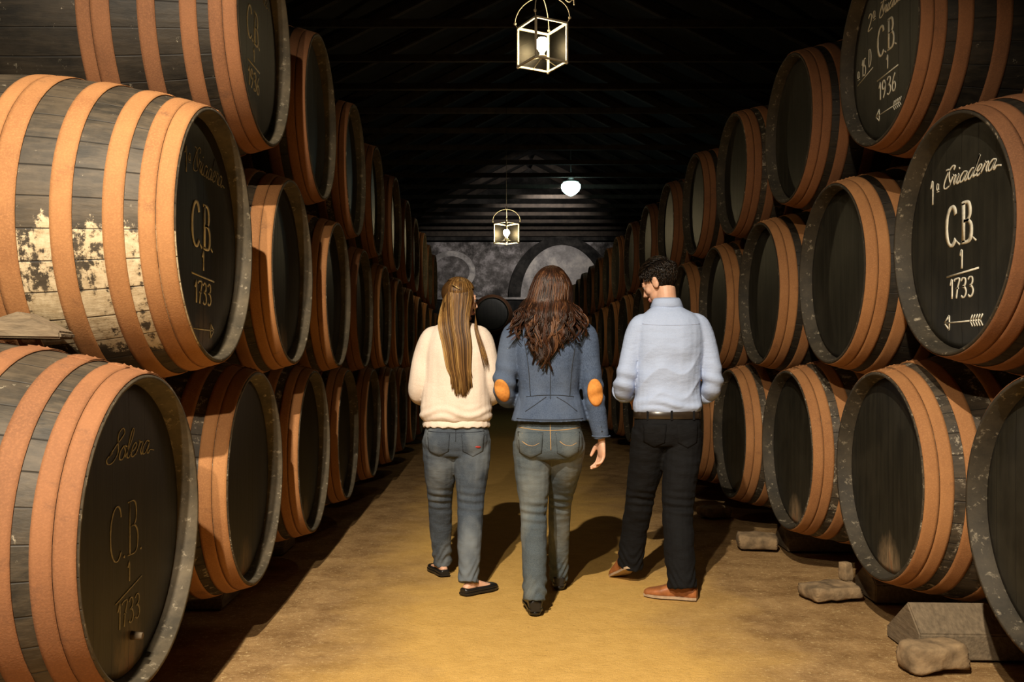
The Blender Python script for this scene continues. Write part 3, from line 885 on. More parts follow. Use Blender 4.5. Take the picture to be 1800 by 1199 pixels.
#PEOPLE#
# ------------------------------------------------------------------ people
def m_cloth(name, base, dark, scale=60, bstr=0.35, wr=0.3, rough=0.85, fade=None, stretch=(1, 1, 1), sheen=0.0):
    m, nt = new_mat(name)
    v = coords(nt, (1, 1, 1), False)
    weave = noise_t(nt, coords(nt, stretch, False), scale*6, 2, 0.5)
    fold = noise_t(nt, coords(nt, (1.0, 1.0, 2.4), False), 7.5, 3, 0.5)
    big = noise_t(nt, v, 5, 4, 0.6)
    c = mix(nt, ramp(nt, weave, [(0.35, 0.0), (0.65, 1.0)]), dark, base)
    c = mix(nt, ramp(nt, big, [(0.4, 0.0), (0.75, 0.35)]), c, dark)
    if fade:
        c = mix(nt, ramp(nt, noise_t(nt, coords(nt, (1.6, 1.6, 0.9), False), 3.6, 3, 0.5), [(0.45, 0.0), (0.72, 0.8)]), c, fade)
    h = nd(nt, 'ShaderNodeMath', {0: weave, 1: 0.15}, operation='MULTIPLY')
    f2 = nd(nt, 'ShaderNodeMath', {0: fold, 1: 4.0*wr}, operation='MULTIPLY')
    s = nd(nt, 'ShaderNodeMath', {0: h.outputs[0], 1: f2.outputs[0]}, operation='ADD')
    finish(nt, c, rough, s.outputs[0], bstr, 0.012, 0, 0.2, sheen)
    return m
BLOUSE = m_cloth('cream_knit', (0.84, 0.72, 0.61), (0.76, 0.63, 0.52), 30, 0.35, 0.25)
JEANS = m_cloth('faded_denim', (0.085, 0.105, 0.130), (0.035, 0.045, 0.062), 90, 0.5, 0.4, 0.85, (0.21, 0.235, 0.25))
JEANS2 = m_cloth('pale_blue_denim', (0.105, 0.128, 0.140), (0.045, 0.060, 0.075), 90, 0.5, 0.4, 0.85, (0.21, 0.225, 0.21))
JACKET = m_cloth('blue_chambray', (0.085, 0.120, 0.195), (0.042, 0.062, 0.110), 80, 0.45, 0.35, 0.85, (0.115, 0.148, 0.215), (1, 1, 0.25))
SHIRT = m_cloth('pale_blue_cotton', (0.46, 0.55, 0.76), (0.40, 0.49, 0.70), 50, 0.5, 0.40, 0.75)
TROUSER = m_cloth('black_cotton', (0.007, 0.007, 0.008), (0.004, 0.004, 0.0045), 60, 0.5, 0.5)
LEATHER_O = simple('tan_suede', (0.62, 0.245, 0.045), 0.85, 80, 0.15)
SHOE_B = simple('black_leather', (0.012, 0.011, 0.010), 0.35, 30, 0.2)
SHOE_T = simple('tan_leather', (0.33, 0.115, 0.035), 0.5, 25, 0.3)
SOLE = simple('pale_rubber_sole', (0.42, 0.30, 0.19), 0.8, 40, 0.2)
BELT = simple('black_belt_leather', (0.03, 0.02, 0.012), 0.28, 20, 0.2, spec=0.7)
THREAD = simple('orange_stitching', (0.48, 0.28, 0.10), 0.8)
SEAM = simple('dark_seam_thread', (0.022, 0.028, 0.040), 0.9)
SEAM_S = simple('shirt_seam_thread', (0.40, 0.46, 0.62), 0.9)
REDTAG = simple('red_tag', (0.45, 0.04, 0.03), 0.7)
GOLD = simple('gold_clip', (0.75, 0.50, 0.20), 0.3, metallic=0.8)
LIP = simple('lips', (0.50, 0.19, 0.15), 0.5)
EYE = simple('eye_white', (0.42, 0.36, 0.32), 0.5)
IRIS = simple('brown_iris', (0.04, 0.02, 0.01), 0.2)

def m_skin():
    m, nt = new_mat('skin')
    n = noise_t(nt, coords(nt, (1, 1, 1), False), 22, 3, 0.5)
    c = ramp(nt, n, [(0.3, (0.66, 0.36, 0.23)), (0.7, (0.74, 0.44, 0.30))])
    b = nd(nt, 'ShaderNodeBsdfPrincipled', {'Base Color': c, 'Roughness': 0.5})
    b.inputs['Subsurface Weight'].default_value = 0.12
    b.inputs['Subsurface Radius'].default_value = (0.02, 0.008, 0.004)
    b.inputs['Subsurface Scale'].default_value = 0.4
    o = nd(nt, 'ShaderNodeOutputMaterial'); nt.links.new(b.outputs[0], o.inputs[0])
    return m
SKIN = m_skin()
def hair_mat(name, c, rough=0.33):
    m, nt = new_mat(name)
    n = noise_t(nt, coords(nt, (6, 6, 0.6), False), 14, 3, 0.6)
    cc = ramp(nt, n, [(0.3, tuple(k*0.7 for k in c)), (0.7, tuple(k*1.3 for k in c))])
    finish(nt, cc, 0.42, None, 0, 0, 0, 0.28)
    return m
HB = [hair_mat('light_brown_hair', (0.150, 0.072, 0.020)), hair_mat('honey_hair', (0.26, 0.14, 0.040)), hair_mat('brown_hair', (0.062, 0.029, 0.009)), hair_mat('blonde_streak', (0.42, 0.25, 0.085))]
HD = [hair_mat('dark_brown_hair', (0.022, 0.009, 0.004)), hair_mat('chestnut_hair', (0.055, 0.020, 0.009)), hair_mat('deep_brown_hair', (0.016, 0.007, 0.004)), hair_mat('copper_brown_hair', (0.12, 0.052, 0.022))]
HM = [hair_mat('black_brown_hair', (0.011, 0.007, 0.004)), hair_mat('dark_hair', (0.022, 0.013, 0.007)), hair_mat('black_hair', (0.006, 0.004, 0.003))]

def ering(c, a, b, n=28, p=2.3, fy=None):
    """horizontal superellipse ring; a half width in x, b half depth (fy: front half depth)"""
    out = []
    for k in range(n):
        t = 2*PI*k/n
        cx, sy = math.cos(t), math.sin(t)
        bb = (fy if (fy is not None and sy > 0) else b)
        out.append(Vector((c[0] + a*math.copysign(abs(cx)**(2/p), cx), c[1] + bb*math.copysign(abs(sy)**(2/p), sy), c[2])))
    return out
def torso(bm, secs, d=0.0):
    """secs: (z, cx, cy, a, b) from top to bottom, smoothed between"""
    P = crom([Vector((s[1], s[2], s[0])) for s in secs], 4)
    Q = crom([Vector((s[3], s[4], 0)) for s in secs], 4)
    skin_rings(bm, [ering((p.x, p.y, p.z), max(.01, q.x-d), max(.01, q.y-d)) for p, q in zip(P, Q)], True)
def limb(bm, pts, rad, d=0.0, n=18, flat=1.0):
    P = crom(pts, 6)
    Rr = [v.x for v in crom([Vector((r, 0, 0)) for r in rad], 6)]
    tube(bm, P, [max(0.004, r-d) for r in Rr], n, 0, False, flat, Vector((1, 0, 0)))
def ball(bm, c, r, rot=None):
    m4 = Matrix.Translation(Vector(c)) @ (rot.to_4x4() if rot is not None else Matrix.Identity(4)) @ Matrix.Diagonal((r[0], r[1], r[2], 1))
    bmesh.ops.create_uvsphere(bm, u_segments=24, v_segments=16, radius=1.0, matrix=m4)
def fuse(bm, voxel=0.006, smooth=3, cut=None):
    """union everything in bm into one continuous surface"""
    bmesh.ops.recalc_face_normals(bm, faces=bm.faces)
    me = bpy.data.meshes.new('tmp'); bm.to_mesh(me); bm.free()
    o = bpy.data.objects.new('tmp', me); COL.objects.link(o)
    md = o.modifiers.new('r', 'REMESH'); md.mode = 'VOXEL'; md.voxel_size = voxel; md.use_smooth_shade = True
    if smooth:
        ms = o.modifiers.new('s', 'SMOOTH'); ms.iterations = smooth; ms.factor = 0.5
    dg = bpy.context.evaluated_depsgraph_get(); dg.update()
    out = bpy.data.meshes.new_from_object(o.evaluated_get(dg))
    bpy.data.objects.remove(o); bpy.data.meshes.remove(me)
    out.materials.clear()
    return out
def wrinkle(me, amp, scale, fn=None, seed=0.0):
    cos = [v.co.copy() for v in me.vertices]; nrm = [v.normal.copy() for v in me.vertices]
    s = Vector(scale)
    for v, c, n in zip(me.vertices, cos, nrm):
        q = Vector((c.x*s.x, c.y*s.y, c.z*s.z)) + Vector((seed, seed, seed))
        d = amp*(noise.noise(q) + 0.5*noise.noise(q*2.1))
        if fn: d += fn(c, n)
        v.co = c + n*d
    me.update()
def bvh_of(me):
    return BVHTree.FromPolygons([v.co for v in me.vertices], [tuple(p.vertices) for p in me.polygons])
def hit(b, x, z, off, d=(0, 1, 0), y0=-1.0):
    h = b.ray_cast(Vector((x, y0, z)), Vector(d))
    if h[0] is None: return None
    n = h[1] if h[1].y < 0 else -h[1]
    return h[0] + n*off
def surf_line(b, pts, r, name, m, parent, flat=0.6):
    P = crom([Vector((x, 0, z)) for x, z in pts], 6) if len(pts) > 2 else [Vector((pts[0][0]*(1-t/6) + pts[1][0]*t/6, 0, pts[0][1]*(1-t/6) + pts[1][1]*t/6)) for t in range(7)]
    Q = [q for q in (hit(b, p.x, p.z, r*0.3) for p in P) if q is not None]
    if len(Q) < 2: return None
    bm = bmesh.new(); tube(bm, Q, r, 6)
    return obj(name, bm, m, parent, True)
def surf_patch(b, outline, name, m, parent, off=0.003, rings=6):
    """filled patch laid on the back surface; outline is a closed list of (x, z)"""
    cx = sum(p[0] for p in outline)/len(outline); cz = sum(p[1] for p in outline)/len(outline)
    bm = bmesh.new(); n = len(outline); prev = None
    c0 = hit(b, cx, cz, off)
    if c0 is None: bm.free(); return None
    last = c0
    cen = bm.verts.new(c0)
    for k in range(1, rings+1):
        t = k/rings; row = []
        for (x, z) in outline:
            q = hit(b, cx + (x-cx)*t, cz + (z-cz)*t, off if k < rings else 0.0005)
            if q is None or (q - c0).length > 0.25: q = last
            last = q
            row.append(bm.verts.new(q))
        for i in range(n):
            j = (i+1) % n
            if prev is None: bm.faces.new((cen, row[j], row[i]))
            else: bm.faces.new((prev[i], prev[j], row[j], row[i]))
        prev = row
    bmesh.ops.recalc_face_normals(bm, faces=bm.faces)
    bmesh.ops.solidify(bm, geom=bm.faces[:], thickness=0.002)
    return obj(name, bm, m, parent, True)
def ell(cx, cz, a, b, rot=0, n=28):
    return [(cx + a*math.cos(t)*math.cos(rot) - b*math.sin(t)*math.sin(rot), cz + a*math.cos(t)*math.sin(rot) + b*math.sin(t)*math.cos(rot)) for t in [2*PI*k/n for k in range(n)]]
def poly(pts, per=5):
    out = []
    for (a, b) in zip(pts, pts[1:]+pts[:1]):
        for k in range(per): out.append((a[0] + (b[0]-a[0])*k/per, a[1] + (b[1]-a[1])*k/per))
    return out

def hand(bm, wrist, fwd, palm_n, thumb_side, curl=0.5, s=1.0):
    """fwd: wrist to knuckles; palm_n: the way the palm faces; thumb_side: direction of the thumb across the palm"""
    f = Vector(fwd).normalized(); pn = Vector(palm_n); pn = (pn - f*pn.dot(f)).normalized()
    t = Vector(thumb_side); t = (t - f*t.dot(f) - pn*t.dot(pn)).normalized()
    W = Vector(wrist)
    rings = []
    for q, hw, th in ((-0.02, .024, .019), (0.0, .026, .019), (.025, .034, .018), (.055, .040, .016), (.082, .041, .013), (.092, .037, .009)):
        c = W + f*q*s
        rings.append([c + t*hw*s*math.cos(2*PI*k/16) + pn*th*s*math.sin(2*PI*k/16) for k in range(16)])
    skin_rings(bm, rings, True)
    spread = (0.031, 0.0105, -0.0105, -0.030)
    lens = ((.042, .026, .020), (.047, .030, .021), (.043, .028, .021), (.034, .021, .018))
    for j in range(4):
        base = W + f*(.082 if j < 3 else .076)*s + t*spread[j]*s
        d = (f + t*spread[j]*3.0).normalized()
        pts = [base - d*.02*s, base]; rr = [.0095*s, .0095*s]
        ang = 0; c2 = curl*(1.0 + 0.15*j)
        p = base.copy()
        for m_, L in enumerate(lens[j]):
            ang += c2*(0.55, 0.9, 0.6)[m_]
            dd = (d*math.cos(ang) + pn*math.sin(ang)).normalized()
            p = p + dd*L*s
            pts.append(p.copy()); rr.append((.0088, .0080, .0062)[m_]*s*(0.9 if j == 3 else 1))
        tube(bm, crom(pts, 3), [v.x for v in crom([Vector((r, 0, 0)) for r in rr], 3)], 10)
    tb = W + f*.022*s + t*.022*s
    pts = [tb, tb + (t*.8 + f*.6 + pn*.35).normalized()*.038*s]
    pts.append(pts[-1] + (t*.35 + f*.9 + pn*.35).normalized()*.032*s)
    pts.append(pts[-1] + (f*.9 + pn*.5).normalized()*.026*s)
    tube(bm, crom(pts, 3), [v.x for v in crom([Vector((r*s, 0, 0)) for r in (.016, .0125, .0105, .0075)], 3)], 10)

def head_geo(bm, M, s=1.0, male=False):
    """M places the head frame (face towards +y) in the person frame"""
    def b(c, r):
        m4 = M @ Matrix.Translation(Vector(c)*s) @ Matrix.Diagonal((r[0]*s, r[1]*s, r[2]*s, 1))
        bmesh.ops.create_uvsphere(bm, u_segments=24, v_segments=16, radius=1.0, matrix=m4)
    j = 1.1 if male else 1.0
    b((0, -.012, .035), (.074, .093, .082))
    b((0, .028, -.012), (.061, .062, .070))
    b((0, .030, -.060), (.048*j, .050, .046))
    b((0, .062, -.098), (.021*j, .018, .017))           # chin
    b((0, .080, .024), (.040, .014, .016))              # brow
    for q in (-1, 1):
        b((q*.038, .052, -.024), (.023, .024, .024))    # cheekbone
        b((q*.031, .0745, .0115), (.0165, .0135, .0095))   # upper lid
        b((q*.031, .0735, -.0095), (.0150, .0120, .0070))  # lower lid
        b((q*.075, -.008, -.012), (.008, .019, .031))   # ear
        b((q*.081, -.014, .004), (.005, .013, .016))
    P = [M @ (Vector(p)*s) for p in ((0, .086, .016), (0, .097, -.008), (0, .108, -.030), (0, .094, -.040))]
    tube(bm, P, [.008*s, .0095*s, .012*s, .007*s], 12)
    for q in (-1, 1): b((q*.011, .094, -.036), (.007, .009, .007))
    b((0, .083, -.060), (.024, .011, .010)); b((0, .080, -.071), (.019, .010, .008))
def head_extras(M, parent, s=1.0):
    for q in (-1, 1):
        bm = bmesh.new()
        bmesh.ops.create_uvsphere(bm, u_segments=16, v_segments=12, radius=.0115*s, matrix=M @ Matrix.Translation(Vector((q*.031, .0738, .001))*s))
        e = obj('eye', bm, EYE, parent, True)
        bm = bmesh.new()
        bmesh.ops.create_uvsphere(bm, u_segments=14, v_segments=10, radius=.0058*s, matrix=M @ Matrix.Translation(Vector((q*.031, .0820, .000))*s) @ Matrix.Diagonal((1, .75, 1, 1)))
        obj('iris', bm, IRIS, e, True)
        bm = bmesh.new()
        tube(bm, [M @ (Vector((q*x, y, z))*s) for x, y, z in ((.014, .0905, .022), (.028, .089, .029), (.047, .076, .024))], [.0028*s, .0034*s, .0018*s], 6)
        obj('eyebrow', bm, HD[0], parent, True)
    bm = bmesh.new()
    tube(bm, crom([M @ (Vector(p)*s) for p in ((-.024, .082, -.066), (-.010, .0935, -.061), (0, .0945, -.063), (.010, .0935, -.061), (.024, .082, -.066))], 3), .0042*s, 8)
    tube(bm, crom([M @ (Vector(p)*s) for p in ((-.020, .083, -.069), (0, .0925, -.073), (.020, .083, -.069))], 4), .0048*s, 8)
    obj('lips', bm, LIP, parent, True)

def foot_frame(heel, direction, pitch=0.0):
    """x right, y towards the toe, z up; pitch > 0 lifts the heel"""
    d = Vector((direction[0], direction[1], 0)).normalized()
    f = (d*math.cos(pitch) - Vector((0, 0, 1))*math.sin(pitch)).normalized()
    r = Vector((d.y, -d.x, 0)); u = r.cross(f)
    M = Matrix((r, f, u)).transposed().to_4x4(); M.translation = Vector(heel)
    return M
FOOT = [(0.000, .018, .045, .030), (.012, .027, .055, .010), (.050, .030, .075, .004), (.085, .030, .080, .004), (.12, .036, .062, .004),
        (.165, .043, .044, .004), (.20, .041, .034, .004), (.23, .031, .026, .005), (.246, .014, .017, .008)]
def foot_loft(bm, M, s=1.0, infl=0.0, hk=1.0, cut_h=None, flat_bottom=0.0, secs=FOOT):
    rings = []
    for (y, hw, h, z0) in secs:
        h2 = h*hk if cut_h is None else min(h*hk, cut_h)
        ring = []
        for k in range(20):
            t = 2*PI*k/20
            cx = math.copysign(abs(math.cos(t))**0.8, math.cos(t)); sz = math.copysign(abs(math.sin(t))**0.75, math.sin(t))
            zc = (h2 + z0*0 + flat_bottom)/2
            ring.append(M @ (Vector((cx*(hw+infl), y + (infl if y > .2 else (-infl if y < .02 else 0)), zc + sz*(h2/2 + infl*0.5)))*s))
        rings.append(ring)
    skin_rings(bm, rings, True)
def shoe(parent, M, m, sole_m, s=1.0, low=False, label=None, heel=0.0):
    bm = bmesh.new()
    if low: foot_loft(bm, M, s, 0.006, 1.0, 0.032)
    else: foot_loft(bm, M, s, 0.008, 1.02)
    if not low:
        limb(bm, [M @ (Vector((0, .045, .06))*s), M @ (Vector((0, .043, .10))*s)], [.040*s, .042*s])
    me = fuse(bm, 0.004, 2)
    o = obj('shoe', me, m, parent, True)
    bm = bmesh.new()
    out = []
    for (y, hw, h, z0) in FOOT: out.append((hw + .010, y))
    pts = [(x, y) for x, y in out] + [(-x, y) for x, y in reversed(out)]
    t0, t1 = (-.004, .008)
    a = [bm.verts.new(M @ (Vector((x, y + (-.008 if y < .01 else (.008 if y > .24 else 0)), t0))*s)) for x, y in pts]
    b = [bm.verts.new(M @ (Vector((x, y + (-.008 if y < .01 else (.008 if y > .24 else 0)), t1))*s)) for x, y in pts]
    bm.faces.new(a); bm.faces.new(list(reversed(b)))
    n = len(pts)
    for i in range(n): bm.faces.new((a[(i+1) % n], a[i], b[i], b[(i+1) % n]))
    bmesh.ops.recalc_face_normals(bm, faces=bm.faces)
    obj('sole', bm, sole_m, o)
    if heel:
        bm = bmesh.new()
        rings = []
        for z, k in ((-heel, .86), (-.003, 1.0)):
            rings.append([M @ (Vector((.034*k*math.cos(2*PI*q/18), .032 + .036*k*math.sin(2*PI*q/18), z))*s) for q in range(18)])
        skin_rings(bm, rings, True)
        bmesh.ops.recalc_face_normals(bm, faces=bm.faces)
        obj('heel', bm, sole_m, o)
    if not low:
        bm = bmesh.new()
        for q in range(3):
            y = .10 + .018*q; z = .086 - .012*q
            tube(bm, [M @ (Vector((-.022, y, z-.012))*s), M @ (Vector((0, y, z+.004))*s), M @ (Vector((.022, y, z-.012))*s)], .0025, 6)
        obj('lace', bm, sole_m, o)
    return o

def strands_mesh(paths, name, mats, parent, core=None, label=None):
    """paths: list of (points, radius, material index)"""
    bm = bmesh.new()
    for pts, r, mi in paths:
        n = len(pts)
        rad = [r*(0.75 if i == 0 else (1.0 if i < n*0.7 else 1.0 - 0.8*(i-n*0.7)/(n*0.3))) for i in range(n)]
        tube(bm, pts, rad, 5, mi, False, 0.8)
    if core: core(bm)
    return obj(name, bm, mats, parent, True)
def scalp(bm, M, r, keep, thick=0.0, mi=2):
    """hair cap around the skull: ellipsoid in the head frame, faces kept by the test"""
    tmp = bmesh.new()
    bmesh.ops.create_uvsphere(tmp, u_segments=40, v_segments=28, radius=1.0)
    vmap = {}
    for f in tmp.faces:
        c = f.calc_center_median()
        p = Vector((c.x*r[0], c.y*r[1] - .012, c.z*r[2] + .035))
        if not keep(p): continue
        vs = []
        for v in f.verts:
            if v.index not in vmap:
                q = Vector((v.co.x*r[0], v.co.y*r[1] - .012, v.co.z*r[2] + .035))
                vmap[v.index] = bm.verts.new(M @ q)
            vs.append(vmap[v.index])
        try:
            nf = bm.faces.new(vs); nf.material_index = mi; nf.smooth = True
        except ValueError: pass
    tmp.free()

def build_person(name, label, origin, P):
    t = thing(name, label, 'person', origin)
    M = Matrix.Translation(Vector(P['head'])) @ Matrix.Rotation(R(P['yaw']), 4, 'Z') @ Matrix.Rotation(R(P['pitch']), 4, 'X') @ Matrix.Rotation(R(P.get('roll', 0)), 4, 'Y')
    s = P.get('hs', 1.0)
    bm = bmesh.new()
    head_geo(bm, M, s, P.get('male', False))
    nb = Vector(P['neck'])
    nt_ = M @ (Vector((0, -.015, -.045))*s)
    limb(bm, [nb - Vector((0, -.01, .08)), nb, (nb+nt_)/2, nt_], [.075, .058 if P.get('male') else .050, .054 if P.get('male') else .046, .054 if P.get('male') else .048])
    torso(bm, P['torso'], 0.016); torso(bm, P['hips'], 0.014)
    for a in ('armL', 'armR'): limb(bm, P[a][0], P[a][1], 0.012)
    for a in ('legL', 'legR'): limb(bm, P[a][0], [min(r, 0.12) for r in P[a][2]], 0.0)
    for h in ('handL', 'handR'): hand(bm, *P[h])
    for f in ('footL', 'footR'): foot_loft(bm, foot_frame(*P[f]), P.get('fs', 1.0), -0.004)
    body = obj('body', fuse(bm, 0.0042, 2), SKIN, t, True)
    head_extras(M, body, s)
    return t, M, body

# ---------------------------------------------------------------- woman with long light hair
A = (-0.21, 5.0, 0.0)
P1 = dict(head=(0.016, 0.01, 1.568), yaw=-62, pitch=-4, neck=(0, -.005, 1.43), hs=0.97,
    torso=[(1.455, 0, -.005, .055, .05), (1.43, 0, -.008, .085, .062), (1.40, 0, -.01, .130, .082), (1.35, 0, -.01, .156, .10), (1.25, 0, -.01, .165, .115),
           (1.12, 0, 0, .160, .110), (1.00, 0, 0, .150, .105), (.90, 0, 0, .160, .11)],
    hips=[(.93, 0, 0, .155, .105), (.875, 0, 0, .172, .118), (.80, 0, -.005, .186, .128), (.74, 0, -.005, .178, .118), (.715, 0, -.005, .15, .10)],
    armL=([(-.10, -.01, 1.36), (-.135, -.008, 1.345), (-.178, -.01, 1.24), (-.200, -.01, 1.10), (-.185, .12, 1.065), (-.13, .24, 1.09)], [.055, .060, .052, .047, .043, .032]),
    armR=([(.10, -.01, 1.36), (.130, -.008, 1.345), (.160, -.01, 1.24), (.178, -.01, 1.10), (.175, .12, 1.065), (.13, .24, 1.10)], [.055, .060, .052, .047, .043, .032]),
    legL=([(-.085, -.005, .80), (-.09, .02, .66), (-.098, .12, .46), (-.10, .20, .28), (-.094, .255, .11)], [.104, .094, .070, .064, .054], [.085, .080, .055, .050, .036]),
    legR=([(.085, -.005, .80), (.082, -.03, .66), (.078, -.06, .47), (.076, -.13, .28), (.070, -.185, .11)], [.106, .098, .074, .066, .056], [.085, .082, .057, .052, .036]),
    handL=((-.125, .25, 1.09), (.45, .85, .1), (.3, -.1, -1.0), (1, -.4, .3), 0.55, .92), handR=((.125, .25, 1.10), (-.45, .85, .1), (-.3, -.1, -1.0), (-1, -.4, .3), 0.55, .92),
    footL=((-.075, .205, .008), (-.38, .92)), footR=((.045, -.225, .008), (.72, .70)), fs=0.93)
t1, M1, body1 = build_person('person', 'walking woman with long straight light brown hair, cream blouse and jeans', A, P1)

def blouse_secs():
    return [(1.452, 0, -.005, .062, .056), (1.435, 0, -.008, .098, .070), (1.405, 0, -.012, .142, .092), (1.355, 0, -.012, .165, .112), (1.25, 0, -.015, .178, .130),
            (1.12, 0, -.012, .184, .134), (1.00, .0, -.010, .192, .140), (.945, .0, -.010, .198, .144), (.918, 0, -.008, .190, .136), (.905, 0, -.006, .180, .127)]
bm = bmesh.new(); torso(bm, blouse_secs())
limb(bm, [(-.09, -.012, 1.36), (-.135, -.012, 1.352), (-.178, -.012, 1.25), (-.200, -.015, 1.12), (-.203, .05, 1.045), (-.165, .17, 1.06), (-.14, .225, 1.08)], [.058, .066, .064, .062, .062, .052, .046])
limb(bm, [(.09, -.012, 1.36), (.130, -.012, 1.352), (.160, -.012, 1.25), (.178, -.015, 1.12), (.185, .05, 1.045), (.160, .17, 1.07), (.14, .225, 1.09)], [.058, .066, .064, .062, .062, .052, .046])
me = fuse(bm, 0.006, 4); wrinkle(me, 0.007, (9, 9, 4), lambda c, n: 0.004*math.sin(c.z*120 + 3*math.sin(c.x*22))*max(0, 1-abs(c.z-.95)/.06), 3)
blouse = obj('blouse', me, BLOUSE, t1, True)
bm = bmesh.new()
rings = []
for z, k in ((.918, -.006), (.905, -.001), (.893, .003), (.880, .006), (.874, .004), (.874, -.006)):
    rings.append([Vector((p.x*(1 + .012*math.sin(i*2.1)), p.y, p.z + .004*math.sin(i*1.7 + 1))) for i, p in enumerate(ering((0, -.004, z), .180+k, .127+k, 72))])
skin_rings(bm, rings, True); obj('blouse_band', bm, BLOUSE, blouse, True)

def make_jeans(P, secs, parent, m, hemz=0.0, amp=0.004, nm='jeans', seed=1.0, bum=(.076, -.062, .80, .094, .078, .092)):
    bm = bmesh.new()
    torso(bm, secs)
    if bum:
        for q in (-1, 1): ball(bm, (q*bum[0], bum[1], bum[2]), bum[3:6])
    for a in ('legL', 'legR'):
        pts, rr, _ = P[a]
        pts = list(pts); rr = list(rr)
        d = (Vector(pts[-1]) - Vector(pts[-2])).normalized()
        pts.append(tuple(Vector(pts[-1]) + d*0.05)); rr.append(rr[-1]*1.02)
        limb(bm, pts, rr)
    me = fuse(bm, 0.006, 4)
    knees = [Vector(P[a][0][2]) for a in ('legL', 'legR')]
    hems = [Vector(P[a][0][-1]) for a in ('legL', 'legR')]
    def fold(c, n):
        d = 0
        for kp in knees:
            q = abs(c.z - kp.z)
            if abs(c.x - kp.x) < 0.09: d += -0.006*math.exp(-(q/0.06)**2)*max(0, -n.y)*(0.5 + 0.5*math.sin(c.z*150 + 12*c.x))*2
        for kp in hems:
            if abs(c.x-kp.x) < .1: d += 0.0035*math.sin(c.z*110 + 8*math.sin(c.x*30))*max(0, 1-abs(c.z-kp.z)/.10)
        if .66 < c.z < .80: d += -0.003*max(0, -n.y)*max(0, math.sin(c.z*95 + c.x*14))*(1-abs(c.z-.73)/.07)
        return d
    wrinkle(me, amp, (11, 11, 16), fold, seed)
    return obj(nm, me, m, parent, True), me
j1, mj1 = make_jeans(P1, P1['hips'], t1, JEANS, seed=2.0)
b1 = bvh_of(mj1)
def pocket(b, par, cx, z0, w, h, m_line, seg=1, tilt=0.0):
    pts = [(cx-w/2, z0), (cx+w/2, z0), (cx+w/2*.88, z0-h*.78), (cx, z0-h), (cx-w/2*.88, z0-h*.78)]
    o = surf_patch(b, poly(pts), 'back_pocket', None, par, 0.003) if False else None
    return pts
for cx in (-.092, .092):
    o = surf_patch(b1, poly(pocket(b1, j1, cx, .842, .125, .125, None)), 'back_pocket', JEANS, j1, 0.004, 7)
    if o:
        surf_line(b1, [(cx-.060, .833), (cx+.060, .830)], .0022, 'pocket_stitching', SEAM, o)
surf_line(b1, [(0, .87), (0, .80)], .002, 'seat_seam', SEAM, j1)
surf_line(b1, [(-.15, .853), (-.05, .848), (.05, .848), (.15, .853)], .0022, 'yoke_seam', SEAM, j1)
o = surf_patch(b1, ell(.118, .772, .018, .006, -.1), 'red_tag', REDTAG, j1, .0065, 3)
for f in ('footL', 'footR'): shoe(t1, foot_frame(*P1[f]), SHOE_B, SHOE_B, 0.93, True)

# hair: long, straight, half gathered in a clip
rh = random.Random(11)
hc = Vector(P1['head']) + Vector((0, -.01, .034))
paths = []
for i in range(760):
    sx = rh.uniform(-1, 1); lay = rh.random()
    az = -0.40 + sx*1.35
    el = R(rh.uniform(5, 88))
    er = Vector((.080, .100, .086))
    d0 = Vector((math.sin(az)*math.cos(el), -math.cos(az)*math.cos(el), math.sin(el)))
    S = hc + Vector((d0.x*er.x, d0.y*er.y*.95, d0.z*er.z))
    Qe = hc + Vector((math.sin(az)*.087, -math.cos(az)*.098 - .004*lay, -.015))
    xn = -.012 + sx*.083
    zt = rh.uniform(1.035, 1.10) + .10*max(0, abs(sx)-.45)
    xe = .030 + sx*(.050 + .012*rh.random()) 
    ym = -.128 - .024*lay*(1 - sx*sx*.5)
    pts = [S]
    if el > 0.5: 
        el2 = el*0.45
        d1 = Vector((math.sin(az)*math.cos(el2), -math.cos(az)*math.cos(el2), math.sin(el2)))
        pts.append(hc + Vector((d1.x*er.x*1.03, d1.y*er.y*1.0, d1.z*er.z*1.02)))
    pts += [Qe, Vector((xn, -.112 - .02*lay - .01*(1-abs(sx)), 1.44)), Vector((.006 + sx*.078, ym - .012, 1.32)), Vector((.016 + sx*.066, ym - .014, 1.20)),
            Vector(((xe + .022 + sx*.058)/2, ym - .012, (1.20+zt)/2)), Vector((xe, ym - .008, zt))]
    mi = 3 if (abs(sx+.02) < .09 and rh.random() < .45) else (1 if rh.random() < .33 else (2 if rh.random() < .45 else 0))
    if sx < -.72 and rh.random() < .4: mi = 3
    paths.append((crom(pts, 4), rh.uniform(.0022, .0034), mi))
for i in range(46):      # loose strands over the right shoulder
    a = rh.uniform(0, 1)
    S = hc + Vector((.078, -.03, -.03))
    pts = [S, S + Vector((.010, -.045, -.09)), Vector((.10 + .02*a, -.115, 1.40)), Vector((.125 + .03*a, -.135, 1.30)), Vector((.145 + .03*a, -.137, 1.20 + .05*rh.random()))]
    paths.append((crom(pts, 4), .0012, rh.choice((0, 1, 2))))
def crown(hc, paths, a0, a1, n, mis, rr=(.003, .0042), k=1.0):
    for i in range(n):
        az = rh.uniform(a0, a1); pts = []
        e0 = rh.uniform(50, 89)
        for e in (e0, e0*.7, e0*.4, e0*.12, -14):
            e_ = R(e)
            pts.append(hc + Vector((math.sin(az)*math.cos(e_)*.080*k, -math.cos(az)*math.cos(e_)*.101*k, math.sin(e_)*.0885*k)))
        paths.append((crom(pts, 4), rh.uniform(*rr), rh.choice(mis)))
crown(hc, paths, -1.75, .95, 420, (0, 2, 2, 2, 1))
